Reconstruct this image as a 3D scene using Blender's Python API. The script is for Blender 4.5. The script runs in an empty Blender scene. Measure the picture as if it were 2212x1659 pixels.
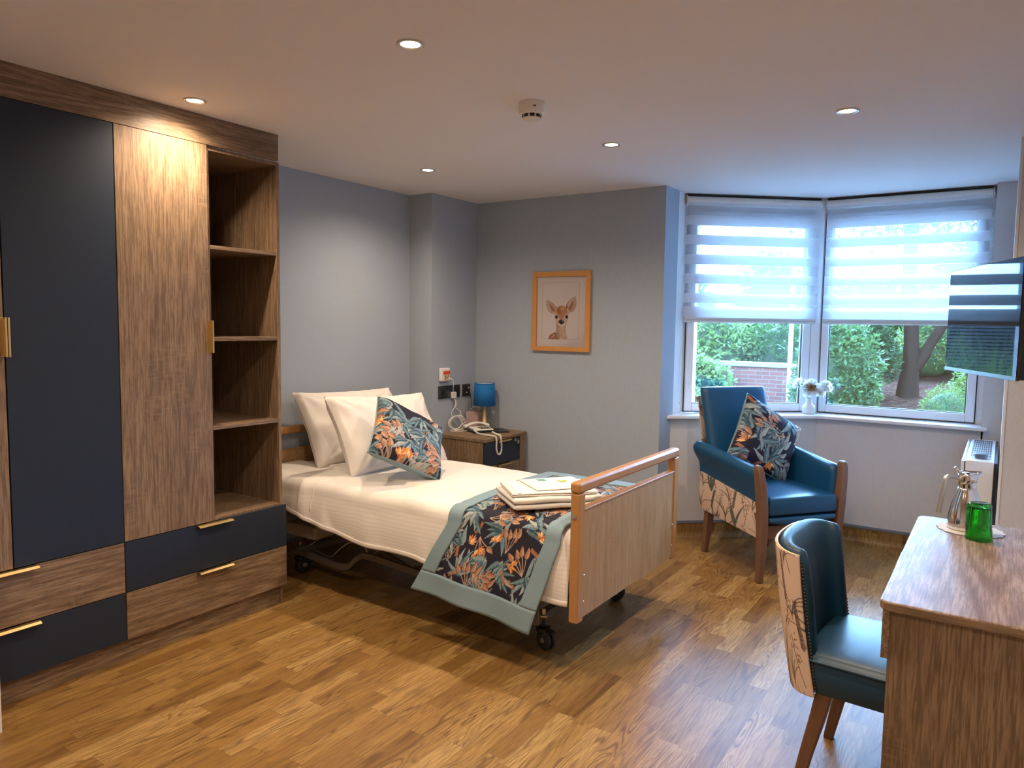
import bpy, bmesh, math, random
import numpy as np
from mathutils import Vector, Matrix, noise
random.seed(7)
S = bpy.context.scene
COL = S.collection
R = math.radians
PI = math.pi

# ------------------------------------------------------------------ camera
cam_d = bpy.data.cameras.new('camera')
cam = bpy.data.objects.new('camera', cam_d)
COL.objects.link(cam)
S.camera = cam
cam_d.sensor_fit = 'HORIZONTAL'
cam_d.sensor_width = 36.0
cam_d.lens = 1585.1131 / 2212 * 36.0
cam_d.clip_start = 0.02
_y, _p, _r = R(33.7031), R(-4.6315), R(0.8331)
_fw = Vector((-math.sin(_y) * math.cos(_p), math.cos(_y) * math.cos(_p), math.sin(_p)))
_rt = Vector((math.cos(_y), math.sin(_y), 0))
_up = _rt.cross(_fw)
_r2 = _rt * math.cos(_r) + _up * math.sin(_r)
_u2 = -_rt * math.sin(_r) + _up * math.cos(_r)
cam.matrix_world = Matrix(((_r2.x, _u2.x, -_fw.x, 3.6396), (_r2.y, _u2.y, -_fw.y, 0.0),
                           (_r2.z, _u2.z, -_fw.z, 1.4761), (0, 0, 0, 1)))

# ------------------------------------------------------------------ world, exposure
SKY_BASE = 2.4
SKY_GLOW = 45.0
SPOT_W = 35.0
SPOT_COL = (1.0, 0.775, 0.565)
S.view_settings.view_transform = 'Standard'
S.view_settings.look = 'None'
S.view_settings.gamma = 1
S.view_settings.exposure = 0.98
S.view_settings.use_curve_mapping = False
W = bpy.data.worlds.new('overcast_sky')
S.world = W
W.use_nodes = True
_nt = W.node_tree
_nt.nodes.clear()
_o = _nt.nodes.new('ShaderNodeOutputWorld')
_b = _nt.nodes.new('ShaderNodeBackground')
_tc = _nt.nodes.new('ShaderNodeTexCoord')
_mp = _nt.nodes.new('ShaderNodeMapping')
_mp.inputs['Scale'].default_value = (1, 1, 4)
_nz = _nt.nodes.new('ShaderNodeTexNoise')
_nz.inputs['Scale'].default_value = 2.2
_nz.inputs['Detail'].default_value = 5
_cr = _nt.nodes.new('ShaderNodeValToRGB')
_cr.color_ramp.elements[0].position = 0.35
_cr.color_ramp.elements[0].color = (0.24, 0.50, 1.0, 1)
_cr.color_ramp.elements[1].position = 0.68
_cr.color_ramp.elements[1].color = (0.34, 0.62, 1.0, 1)
_nt.links.new(_tc.outputs['Generated'], _mp.inputs['Vector'])
_nt.links.new(_mp.outputs[0], _nz.inputs['Vector'])
_nt.links.new(_nz.outputs['Fac'], _cr.inputs['Fac'])
_nt.links.new(_cr.outputs[0], _b.inputs['Color'])
# the cloud is brightest where the sun sits behind it, beyond the garden
_dp = _nt.nodes.new('ShaderNodeVectorMath')
_dp.operation = 'DOT_PRODUCT'
_dp.inputs[1].default_value = Vector((-0.15, 0.86, 0.48)).normalized()
_nt.links.new(_tc.outputs['Generated'], _dp.inputs[0])
_mr = _nt.nodes.new('ShaderNodeMapRange')
_mr.interpolation_type = 'SMOOTHSTEP'
_mr.inputs['From Min'].default_value = 0.35
_mr.inputs['From Max'].default_value = 0.97
_mr.inputs['To Min'].default_value = SKY_BASE
_mr.inputs['To Max'].default_value = SKY_GLOW
_nt.links.new(_dp.outputs['Value'], _mr.inputs['Value'])
_nt.links.new(_mr.outputs[0], _b.inputs['Strength'])
_nt.links.new(_b.outputs[0], _o.inputs['Surface'])


# ------------------------------------------------------------------ material helpers
class G:
    """small node graph helper"""
    def __init__(s, name):
        s.m = bpy.data.materials.new(name)
        s.m.use_nodes = True
        s.t = s.m.node_tree
        s.t.nodes.clear()
        s.out = s.t.nodes.new('ShaderNodeOutputMaterial')

    def n(s, typ, ins=None, **kw):
        nd = s.t.nodes.new(typ)
        for k, v in kw.items():
            setattr(nd, k, v)
        for k, v in (ins or {}).items():
            s.set(nd.inputs[k], v)
        return nd

    def set(s, sock, v):
        if isinstance(v, bpy.types.NodeSocket):
            s.t.links.new(v, sock)
        elif isinstance(v, bpy.types.Node):
            s.t.links.new(v.outputs[0], sock)
        else:
            if hasattr(sock.default_value, '__len__') and len(sock.default_value) == 4 and len(v) == 3:
                v = (*v, 1)
            sock.default_value = v

    def math(s, op, a, b=0.0, c=0.0):
        nd = s.n('ShaderNodeMath', operation=op)
        s.set(nd.inputs[0], a)
        s.set(nd.inputs[1], b)
        if op in ('MULTIPLY_ADD', 'SMOOTH_MIN'):
            s.set(nd.inputs[2], c)
        return nd.outputs[0]

    def coord(s, scale=(1, 1, 1), loc=(0, 0, 0), rot=(0, 0, 0)):
        t = s.n('ShaderNodeTexCoord')
        return s.n('ShaderNodeMapping', {'Vector': t.outputs['Object'], 'Scale': scale, 'Location': loc, 'Rotation': rot}).outputs[0]

    def noise(s, vec, scale, detail=3, rough=.5, dist=0):
        return s.n('ShaderNodeTexNoise', {'Vector': vec, 'Scale': scale, 'Detail': detail, 'Roughness': rough, 'Distortion': dist}).outputs['Fac']

    def ramp(s, fac, stops, interp='LINEAR'):
        nd = s.n('ShaderNodeValToRGB', {'Fac': fac})
        cr = nd.color_ramp
        cr.interpolation = interp
        while len(cr.elements) < len(stops):
            cr.elements.new(0.5)
        for e, (p, c) in zip(cr.elements, stops):
            e.position = p
            e.color = (c, c, c, 1) if not hasattr(c, '__len__') else (*c[:3], 1)
        return nd.outputs[0]

    def mix(s, fac, a, b, mode='MIX'):
        nd = s.n('ShaderNodeMix', data_type='RGBA', blend_type=mode)
        s.set(nd.inputs[0], fac)
        s.set(nd.inputs[6], a)
        s.set(nd.inputs[7], b)
        return nd.outputs[2]

    def bsdf(s, **ins):
        b = s.n('ShaderNodeBsdfPrincipled')
        for k, v in ins.items():
            s.set(b.inputs[k.replace('_', ' ')], v)
        s.t.links.new(b.outputs[0], s.out.inputs['Surface'])
        return b

    def bump(s, h, strength=.2, dist=.002):
        return s.n('ShaderNodeBump', {'Height': h, 'Strength': strength, 'Distance': dist}).outputs[0]


def plain(name, col, rough=.5, metal=0.0, var=0.04, vs=30, bump=0.0, bs=200, **kw):
    g = G(name)
    co = g.coord()
    n = g.noise(co, vs, 3)
    c = g.mix(n, tuple(x * (1 - var) for x in col), tuple(min(1, x * (1 + var)) for x in col))
    ins = dict(Base_Color=c, Roughness=rough, Metallic=metal)
    if bump:
        ins['Normal'] = g.bump(g.noise(co, bs, 2), bump)
    for k, v in kw.items():
        ins[k] = v
    g.bsdf(**ins)
    return g.m


def wood(name, axis, dark, mid, light, ring=26, rough=.45, big=1.0, pore=.5, spec=.35, rmix=.2):
    g = G(name)
    lo = .09
    sc = [1.0, 1.0, 1.0]
    sc[axis] = lo
    co = g.coord(tuple(sc))
    base = g.noise(co, 3.2 * big, 2, .45, .3)
    rings = g.math('SINE', g.math('MULTIPLY', base, ring * 6.0))
    rings = g.math('MULTIPLY_ADD', rings, .5, .5)
    broad = g.noise(g.coord(tuple(sc), (3, 5, 7)), 9, 3, .6)
    f = g.math('ADD', g.math('MULTIPLY', rings, rmix), g.math('MULTIPLY', broad, 1 - rmix))
    col = g.ramp(f, [(.18, dark), (.45, mid), (.8, light)])
    sc2 = [1.0, 1.0, 1.0]
    sc2[axis] = .05
    st = g.noise(g.coord(tuple(sc2), (1, 2, 3)), 170, 3, .7)
    stm = g.ramp(st, [(.42, 0.0), (.58, 1.0)])
    col = g.mix(g.math('MULTIPLY', g.math('SUBTRACT', 1.0, stm), pore), col, tuple(x * .55 for x in dark))
    # rough sawn cross marks, in patches
    sc3 = [.15, .15, .15]
    sc3[axis] = 1.0
    cm = g.noise(g.coord(tuple(sc3), (9, 1, 4)), 110, 2, .5)
    pm = g.ramp(g.noise(g.coord((1, 1, 1), (2, 8, 5)), 5, 2), [(.55, 0.0), (.68, 1.0)])
    k = g.math('MULTIPLY', g.math('MULTIPLY', pm, g.ramp(cm, [(.52, 0.0), (.62, 1.0)])), .3)
    col = g.mix(k, col, light)
    g.bsdf(Base_Color=col, Roughness=rough, Specular_IOR_Level=spec, Normal=g.bump(g.math('ADD', stm, g.math('MULTIPLY', rings, .3)), .12, .001))
    return g.m


def painted(name, rough=.8, weave=900, bump=.15, spec=.25):
    """colour comes from the printed pattern stored on the mesh"""
    g = G(name)
    a = g.n('ShaderNodeAttribute', attribute_name='print').outputs['Color']
    g.bsdf(Base_Color=a, Roughness=rough, Specular_IOR_Level=spec, Normal=g.bump(g.noise(g.coord(), weave, 1), bump, .0006))
    return g.m


OAK = ((.165, .105, .062), (.262, .172, .104), (.345, .240, .152))
m = {}
m['oak_z'] = wood('sonoma_oak_upright', 2, *OAK, pore=.65)
m['oak_y'] = wood('sonoma_oak_along', 1, *OAK, pore=.65, rmix=.35)
m['oak_x'] = wood('sonoma_oak_across', 0, *OAK)
m['desk_top'] = wood('desk_oak_top', 1, (.20, .125, .09), (.34, .235, .18), (.43, .32, .255), ring=34, rough=.42, pore=.6, spec=.35, rmix=.38)
BE = ((.36, .165, .068), (.45, .225, .098), (.52, .28, .13))
m['beech'] = plain('beech_frame', (.43, .215, .078), .38, var=.08, vs=8)
m['beech_panel'] = wood('bed_panel_laminate', 2, (.31, .175, .078), (.44, .265, .120), (.52, .33, .165), ring=20, rough=.42, pore=.35)
m['walnut'] = wood('stained_chair_wood', 2, (.125, .062, .036), (.185, .096, .058), (.235, .13, .082), ring=10, rough=.35, pore=.2)
m['navy'] = plain('navy_laminate', (.019, .028, .046), .5, bump=.05, bs=500, Specular_IOR_Level=.3)
m['brass'] = plain('brushed_gold', (.74, .54, .25), .34, 1.0)
m['ceiling'] = plain('ceiling_paint', (.76, .72, .69), .9, var=.01)
m['white'] = plain('white_paint', (.78, .78, .78), .45, var=.01)
m['upvc'] = plain('white_upvc', (.87, .88, .90), .25, var=.01)
m['plastic'] = plain('white_plastic', (.78, .76, .72), .35)
m['black'] = plain('black_plastic', (.012, .012, .014), .4)
m['rubber'] = plain('caster_rubber', (.03, .03, .033), .6)
m['steel'] = plain('chrome_steel', (.75, .73, .70), .13, 1.0, var=.02)
m['satin'] = plain('satin_steel', (.62, .60, .56), .35, 1.0)
m['frame_grey'] = plain('bed_frame_grey', (.13, .115, .105), .5)
m['motor'] = plain('beige_plastic', (.42, .36, .30), .5)
m['nickel'] = plain('black_nickel', (.10, .095, .085), .3, .8)
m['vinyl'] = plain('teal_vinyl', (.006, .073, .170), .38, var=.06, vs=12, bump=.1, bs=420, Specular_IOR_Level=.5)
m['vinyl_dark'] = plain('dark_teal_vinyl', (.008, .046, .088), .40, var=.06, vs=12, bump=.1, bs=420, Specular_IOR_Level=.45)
m['shade'] = plain('blue_lampshade', (.003, .135, .40), .8, bump=.1, bs=900)
m['towel'] = plain('white_terry', (.78, .74, .69), .95, bump=.9, bs=420)
m['cotton'] = plain('white_cotton', (.80, .76, .71), .85, bump=.12, bs=260)
m['duckegg'] = plain('duck_egg_weave', (.215, .315, .365), .7, var=.12, vs=260, bump=.2, bs=700)
m['teal_emblem'] = plain('teal_thread', (.22, .48, .46), .8)
m['green_emblem'] = plain('green_thread', (.45, .52, .07), .8)
m['red'] = plain('red_label', (.75, .07, .015), .5)
m['cream'] = plain('cream_label', (.66, .52, .33), .5)
m['frame_oak'] = plain('picture_frame_wood', (.58, .27, .075), .45, var=.1, vs=14)
m['floral'] = painted('floral_print')
m['botanic'] = painted('cream_botanical_print', .55, 700, .05, .4)
m['stud'] = plain('antique_stud', (.10, .06, .035), .4, .5)
m['paper'] = painted('printed_paper', .55, 300, 0)
m['tissuebox'] = plain('pale_pink_card', (.46, .33, .31), .7)
m['tissue'] = plain('tissue_paper', (.62, .56, .52), .9)
m['bin'] = plain('grey_blue_plastic', (.22, .29, .36), .4)
m['petal'] = None
m['yolk'] = plain('yellow_petal', (.75, .50, .16), .7)
m['leafg'] = plain('leaf_green', (.10, .19, .08), .6)
m['doily'] = plain('lace_doily', (.62, .57, .53), .9, bump=.8, bs=180)
m['trimgrey'] = plain('skirting_cap', (.17, .19, .24), .4)
m['heater'] = plain('heater_enamel', (.74, .73, .70), .35, var=.01)
m['knob'] = plain('grey_knob', (.10, .11, .14), .4)
m['alu'] = plain('aluminium', (.6, .6, .62), .3, .9)


def wallpaper(name, col, col2):
    g = G(name)
    co = g.coord((1, 1, 1))
    n = g.noise(co, 260, 3, .6)
    sv = g.noise(g.coord((1, 1, .12)), 330, 2, .5)
    f = g.math('ADD', g.math('MULTIPLY', n, .5), g.math('MULTIPLY', sv, .5))
    g.bsdf(Base_Color=g.ramp(f, [(.35, col), (.65, col2)]), Roughness=.75, Specular_IOR_Level=.25, Normal=g.bump(f, .25, .001))
    return g.m


m['wall_blue'] = wallpaper('blue_grey_wallpaper', (.35, .405, .475), (.405, .46, .53))
m['wall_pale'] = wallpaper('pale_wallpaper', (.60, .585, .575), (.67, .655, .645))


def floor_mat():
    g = G('wood_strip_vinyl')
    t = g.n('ShaderNodeTexCoord').outputs['Object']
    sp = g.n('ShaderNodeSeparateXYZ', {'Vector': t})
    x, y, z = sp.outputs
    yy = g.math('ADD', y, z)
    row = g.math('DIVIDE', g.math('ADD', x, 20.03), .0765)
    ri = g.math('FLOOR', row)
    rn = g.n('ShaderNodeTexWhiteNoise', {'W': ri}, noise_dimensions='1D').outputs['Value']
    py = g.math('DIVIDE', g.math('ADD', g.math('ADD', yy, 20.0), g.math('MULTIPLY', rn, .9)), .40)
    # varied strip lengths
    pi0 = g.math('FLOOR', py)
    cv = g.n('ShaderNodeCombineXYZ', {'X': ri, 'Y': pi0, 'Z': 0.0})
    wn = g.n('ShaderNodeTexWhiteNoise', {'Vector': cv}, noise_dimensions='3D')
    v = wn.outputs['Value']
    off = g.n('ShaderNodeVectorMath', {0: wn.outputs['Color'], 1: (30, 30, 30)}, operation='MULTIPLY').outputs[0]
    gc = g.n('ShaderNodeCombineXYZ', {'X': x, 'Y': g.math('MULTIPLY', yy, .13), 'Z': 0.0})
    gv = g.n('ShaderNodeVectorMath', {0: gc, 1: off}, operation='ADD').outputs[0]
    base = g.noise(gv, 8.5, 2, .5, .4)
    rings = g.math('SINE', g.math('MULTIPLY', base, g.math('MULTIPLY_ADD', v, 90, 60)))
    rings = g.ramp(g.math('MULTIPLY_ADD', rings, .5, .5), [(.0, 0.0), (.55, 1.0)])
    gc2 = g.n('ShaderNodeCombineXYZ', {'X': x, 'Y': g.math('MULTIPLY', yy, .05), 'Z': 0.0})
    gv2 = g.n('ShaderNodeVectorMath', {0: gc2, 1: off}, operation='ADD').outputs[0]
    fine = g.noise(gv2, 190, 3, .65)
    blot = g.noise(gv, 14, 3, .6)
    col = g.ramp(v, [(0, (.215, .110, .027)), (.3, (.28, .155, .042)), (.62, (.335, .195, .058)), (1, (.43, .275, .098))])
    msk = g.ramp(blot, [(.42, 0.0), (.62, 1.0)])
    k = g.math('MULTIPLY', g.math('MULTIPLY', g.math('SUBTRACT', 1.0, rings), msk), .75)
    col = g.mix(k, col, (.085, .036, .011))
    k2 = g.math('MULTIPLY', g.ramp(fine, [(.38, 1.0), (.58, 0.0)]), .6)
    col = g.mix(k2, col, (.13, .06, .02))
    # joints
    fr = g.math('FRACT', row)
    e = g.math('MINIMUM', fr, g.math('SUBTRACT', 1.0, fr))
    fy = g.math('FRACT', py)
    e2 = g.math('MULTIPLY', g.math('MINIMUM', fy, g.math('SUBTRACT', 1.0, fy)), 5.0)
    ed = g.ramp(g.math('MINIMUM', e, e2), [(.0, 1.0), (.022, 0.0)])
    col = g.mix(g.math('MULTIPLY', ed, .4), col, (.07, .035, .012))
    g.bsdf(Base_Color=col, Roughness=g.ramp(fine, [(.3, .42), (.7, .37)]), Specular_IOR_Level=.38, Normal=g.bump(fine, .06, .0008))
    return g.m


m['floor'] = floor_mat()


def sheet_mat():
    g = G('striped_satin_cotton')
    t = g.n('ShaderNodeTexCoord').outputs['Object']
    sp = g.n('ShaderNodeSeparateXYZ', {'Vector': t})
    w = g.math('SUBTRACT', sp.outputs[1], g.math('MULTIPLY', sp.outputs[2], 1.0))
    s = g.math('SINE', g.math('MULTIPLY', w, 2 * PI / .0165))
    s = g.math('MULTIPLY_ADD', s, .5, .5)
    st = g.ramp(s, [(.25, 0.0), (.6, 1.0)])
    col = g.mix(st, (.765, .72, .67), (.80, .755, .70))
    n = g.noise(g.coord(), 60, 3)
    g.bsdf(Base_Color=col, Roughness=g.ramp(st, [(0, .7), (1, .55)]), Normal=g.bump(g.math('ADD', st, g.math('MULTIPLY', n, 1.5)), .15, .001), Sheen_Weight=.1)
    return g.m


m['sheet'] = sheet_mat()


def glass_mat(name, tint, refl=1.0, ior=1.5, boost=0.0):
    g = G(name)
    fr = g.n('ShaderNodeFresnel', {'IOR': ior}).outputs[0]
    k = g.math('MULTIPLY_ADD', fr, refl, boost)
    a = g.n('ShaderNodeBsdfTransparent', {'Color': tint})
    b = g.n('ShaderNodeBsdfGlossy', {'Color': (1, 1, 1), 'Roughness': 0.0})
    mx = g.n('ShaderNodeMixShader', {0: k, 1: a.outputs[0], 2: b.outputs[0]})
    g.t.links.new(mx.outputs[0], g.out.inputs['Surface'])
    return g.m


m['glass'] = glass_mat('window_glass', (.96, .985, .98), 1.3, 1.5, .03)
m['green_glass'] = None


def green_glass():
    g = G('green_tumbler_plastic')
    g.bsdf(Base_Color=(.10, .82, .14), Roughness=.0, Transmission_Weight=1.0, IOR=1.45)
    return g.m


m['green_glass'] = green_glass()


def blind_mat():
    g = G('striped_zebra_blind')
    t = g.n('ShaderNodeTexCoord').outputs['Object']
    z = g.n('ShaderNodeSeparateXYZ', {'Vector': t}).outputs[2]
    f = g.math('FRACT', g.math('DIVIDE', g.math('SUBTRACT', z, 1.647 - .1345 * 4), .1345))
    solid = g.math('LESS_THAN', f, .50)
    solid = g.math('MAXIMUM', solid, g.math('LESS_THAN', z, 1.622))
    solid = g.math('MAXIMUM', solid, g.math('GREATER_THAN', z, 2.325))
    df = g.n('ShaderNodeBsdfDiffuse', {'Color': (.80, .80, .82, 1)})
    tl = g.n('ShaderNodeBsdfTranslucent', {'Color': (.80, .82, .85, 1)})
    tp = g.n('ShaderNodeBsdfTransparent', {'Color': (.97, .98, 1, 1)})
    s1 = g.n('ShaderNodeMixShader', {0: .44, 1: df.outputs[0], 2: tl.outputs[0]})
    s2 = g.n('ShaderNodeMixShader', {0: .68, 1: s1.outputs[0], 2: tp.outputs[0]})
    mx = g.n('ShaderNodeMixShader', {0: solid, 1: s2.outputs[0], 2: s1.outputs[0]})
    g.t.links.new(mx.outputs[0], g.out.inputs['Surface'])
    return g.m


m['blind'] = blind_mat()


def emis(name, col, st):
    g = G(name)
    e = g.n('ShaderNodeEmission', {'Color': col, 'Strength': st})
    g.t.links.new(e.outputs[0], g.out.inputs['Surface'])
    return g.m


m['lens'] = emis('lit_lamp_lens', (1, .80, .58), 26)


def screen_mat():
    g = G('glossy_black_screen')
    g.bsdf(Base_Color=(.004, .005, .007), Roughness=.02, IOR=1.38, Specular_IOR_Level=.22)
    return g.m


m['screen'] = screen_mat()


def brick_mat():
    g = G('red_brick')
    t = g.coord((1, 1, 1), rot=(R(90), 0, 0))
    b = g.n('ShaderNodeTexBrick', {'Vector': t, 'Color1': (.34, .11, .075, 1), 'Color2': (.24, .08, .06, 1), 'Mortar': (.30, .25, .22, 1),
                                   'Scale': 1.0, 'Mortar Size': .005, 'Brick Width': .20, 'Row Height': .06})
    g.bsdf(Base_Color=b.outputs['Color'], Roughness=.9)
    return g.m


def leaf_mat(name, c1, c2, tr=.25):
    g = G(name)
    c = g.ramp(g.noise(g.coord(), 6, 3), [(.3, c1), (.7, c2)])
    a = g.n('ShaderNodeBsdfPrincipled', {'Base Color': c, 'Roughness': .6})
    b = g.n('ShaderNodeBsdfTranslucent', {'Color': c})
    mx = g.n('ShaderNodeMixShader', {0: tr, 1: a.outputs[0], 2: b.outputs[0]})
    g.t.links.new(mx.outputs[0], g.out.inputs['Surface'])
    return g.m


def soil_mat():
    g = G('leaf_litter')
    c = g.ramp(g.noise(g.coord((1, 1, 1)), 16, 5, .75), [(.3, (.03, .015, .01)), (.5, (.075, .038, .028)), (.62, (.13, .075, .055)), (.8, (.07, .08, .03))])
    yy = g.n('ShaderNodeSeparateXYZ', {'Vector': g.coord()}).outputs[1]
    k = g.ramp(g.math('MULTIPLY_ADD', g.noise(g.coord(), 1.5, 3), .25, g.math('DIVIDE', g.math('SUBTRACT', yy, 11.2), 6.0)), [(.55, 0.0), (.75, 1.0)])
    c = g.mix(k, c, g.ramp(g.noise(g.coord(), 25, 4, .8), [(.3, (.022, .04, .014)), (.7, (.075, .105, .04))]))
    g.bsdf(Base_Color=c, Roughness=1.0, Specular_IOR_Level=0.0, Normal=g.bump(g.noise(g.coord(), 30, 4), .8, .03))
    return g.m


# ------------------------------------------------------------------ mesh helpers
class MB:
    def __init__(s):
        s.v = []
        s.f = []

    def add(s, vs, fs):
        o = len(s.v)
        s.v += [tuple(p) for p in vs]
        s.f += [tuple(i + o for i in f) for f in fs]
        return s

    def box(s, x0, x1, y0, y1, z0, z1):
        return s.add([(x0, y0, z0), (x1, y0, z0), (x1, y1, z0), (x0, y1, z0), (x0, y0, z1), (x1, y0, z1), (x1, y1, z1), (x0, y1, z1)],
                     [(0, 3, 2, 1), (4, 5, 6, 7), (0, 1, 5, 4), (1, 2, 6, 5), (2, 3, 7, 6), (3, 0, 4, 7)])

    def prism(s, pts, z0, z1):
        """pts counter-clockwise (x, y)"""
        n = len(pts)
        return s.add([(x, y, z0) for x, y in pts] + [(x, y, z1) for x, y in pts],
                     [tuple(range(n))[::-1], tuple(range(n, 2 * n))] + [(i, (i + 1) % n, (i + 1) % n + n, i + n) for i in range(n)])

    def loft(s, rings, cap=True, closed=True):
        n = len(rings[0])
        vs = [p for r in rings for p in r]
        fs = []
        for k in range(len(rings) - 1):
            for i in range(n if closed else n - 1):
                j = (i + 1) % n
                fs.append((k * n + i, k * n + j, (k + 1) * n + j, (k + 1) * n + i))
        if cap and closed:
            fs.append(tuple(range(n))[::-1])
            fs.append(tuple(range((len(rings) - 1) * n, len(rings) * n)))
        return s.add(vs, fs)

    def tube(s, path, r, n=8, cap=True):
        path = [Vector(p) for p in path]
        rs = r if hasattr(r, '__len__') else [r] * len(path)
        rings = []
        t0 = (path[1] - path[0]).normalized()
        a = t0.orthogonal().normalized()
        for i, p in enumerate(path):
            t = (path[min(i + 1, len(path) - 1)] - path[max(i - 1, 0)])
            if t.length < 1e-9:
                t = t0.copy()
            t.normalize()
            a = (a - t * a.dot(t))
            if a.length < 1e-6:
                a = t.orthogonal()
            a.normalize()
            b = t.cross(a)
            rings.append([tuple(p + (a * math.cos(2 * PI * k / n) + b * math.sin(2 * PI * k / n)) * rs[i]) for k in range(n)])
        return s.loft(rings, cap)

    def lathe(s, prof, c=(0, 0, 0), n=32, axis='z', cap=True, M=None):
        """prof: (radius, height)"""
        rings = []
        for r, h in prof:
            ring = []
            for k in range(n):
                a = 2 * PI * k / n
                p = {'z': (r * math.cos(a), r * math.sin(a), h), 'x': (h, r * math.cos(a), r * math.sin(a)), 'y': (r * math.sin(a), h, r * math.cos(a))}[axis]
                if M is not None:
                    p = M @ Vector(p)
                ring.append((p[0] + c[0], p[1] + c[1], p[2] + c[2]))
            rings.append(ring)
        return s.loft(rings, cap)

    def grid(s, fn, nu, nv, wrap=False):
        vs = [fn(i / nu, j / nv) for j in range(nv + 1) for i in range(nu + 1)]
        fs = [(j * (nu + 1) + i, j * (nu + 1) + i + 1, (j + 1) * (nu + 1) + i + 1, (j + 1) * (nu + 1) + i) for j in range(nv) for i in range(nu)]
        return s.add(vs, fs)

    def sphere(s, c, r, n=12, k=8, sc=(1, 1, 1)):
        prof = [(max(1e-5, math.sin(PI * i / k)) * r, -math.cos(PI * i / k) * r) for i in range(k + 1)]
        rings = [[(c[0] + rr * math.cos(2 * PI * j / n) * sc[0], c[1] + rr * math.sin(2 * PI * j / n) * sc[1], c[2] + h * sc[2]) for j in range(n)] for rr, h in prof]
        return s.loft(rings)


def link(o, parent=None):
    COL.objects.link(o)
    if parent is not None:
        o.parent = parent
    return o


def mesh(name, mb, mat, smooth=False, bevel=0, seg=2, sub=0, solid=0, off=(0, 0, 0), M=None, auto=True, fixn=True):
    me = bpy.data.meshes.new(name)
    vs = mb.v
    if M is not None:
        vs = [tuple(M @ Vector(p)) for p in vs]
    if any(off):
        vs = [(x - off[0], y - off[1], z - off[2]) for x, y, z in vs]
    me.from_pydata(vs, [], mb.f)
    if fixn:
        bm = bmesh.new()
        bm.from_mesh(me)
        bmesh.ops.recalc_face_normals(bm, faces=bm.faces)
        bm.to_mesh(me)
        bm.free()
    me.materials.append(m[mat] if isinstance(mat, str) else mat)
    if smooth:
        me.shade_smooth()
    o = bpy.data.objects.new(name, me)
    if bevel:
        b = o.modifiers.new('bevel', 'BEVEL')
        b.width = bevel
        b.segments = seg
        b.limit_method = 'ANGLE'
        b.angle_limit = R(40)
        if not smooth:
            me.shade_smooth()
            b.harden_normals = True
    if solid:
        q = o.modifiers.new('thick', 'SOLIDIFY')
        q.thickness = solid
        q.offset = 0
    if sub:
        q = o.modifiers.new('sub', 'SUBSURF')
        q.levels = q.render_levels = sub
    return o


class Thing:
    """an Empty at the thing's base with its parts; world=True: parts are written in world coordinates"""
    def __init__(s, name, label, cat, loc=(0, 0, 0), rotz=0, group=None, world=True, M=None, kind=None):
        s.o = bpy.data.objects.new(name, None)
        s.o.empty_display_size = .05
        COL.objects.link(s.o)
        if M is not None:
            s.o.matrix_world = M
        else:
            s.o.location = loc
            s.o.rotation_euler = (0, 0, rotz)
        s.off = loc if world and M is None else (0, 0, 0)
        if kind:
            s.o['kind'] = kind
        if label:
            s.o['label'] = label
        if cat:
            s.o['category'] = cat
        if group:
            s.o['group'] = group

    def part(s, name, mb, mat, parent=None, label=None, **kw):
        o = mesh(name, mb, mat, off=s.off, **kw)
        link(o, parent or s.o)
        if label:
            o['label'] = label
        return o


def single(name, mb, mat, label, cat, group=None, off=(0, 0, 0), kind=None, **kw):
    o = mesh(name, mb, mat, off=off, **kw)
    o.location = off
    link(o)
    o['label'] = label
    o['category'] = cat
    if group:
        o['group'] = group
    if kind:
        o['kind'] = kind
    return o


def struct(name, mb, mat, label=None, parent=None, **kw):
    o = mesh(name, mb, mat, **kw)
    link(o, parent)
    if parent is None:
        o['kind'] = 'structure'
    if label:
        o['label'] = label
    return o


def bez(p0, p1, p2, n=12):
    p0, p1, p2 = Vector(p0), Vector(p1), Vector(p2)
    return [p0 * (1 - t) ** 2 + p1 * 2 * t * (1 - t) + p2 * t * t for t in [i / n for i in range(n + 1)]]


def smoothpath(pts, n=8):
    """catmull-rom through the points"""
    P = [Vector(p) for p in pts]
    P = [P[0] * 2 - P[1]] + P + [P[-1] * 2 - P[-2]]
    out = []
    for i in range(1, len(P) - 2):
        a, b, c, d = P[i - 1], P[i], P[i + 1], P[i + 2]
        for k in range(n):
            t = k / n
            out.append(.5 * ((2 * b) + (c - a) * t + (2 * a - 5 * b + 4 * c - d) * t * t + (3 * b - a - 3 * c + d) * t ** 3))
    out.append(P[-2])
    return out


def interp(x, xs, ys):
    return float(np.interp(x, xs, ys))


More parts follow.
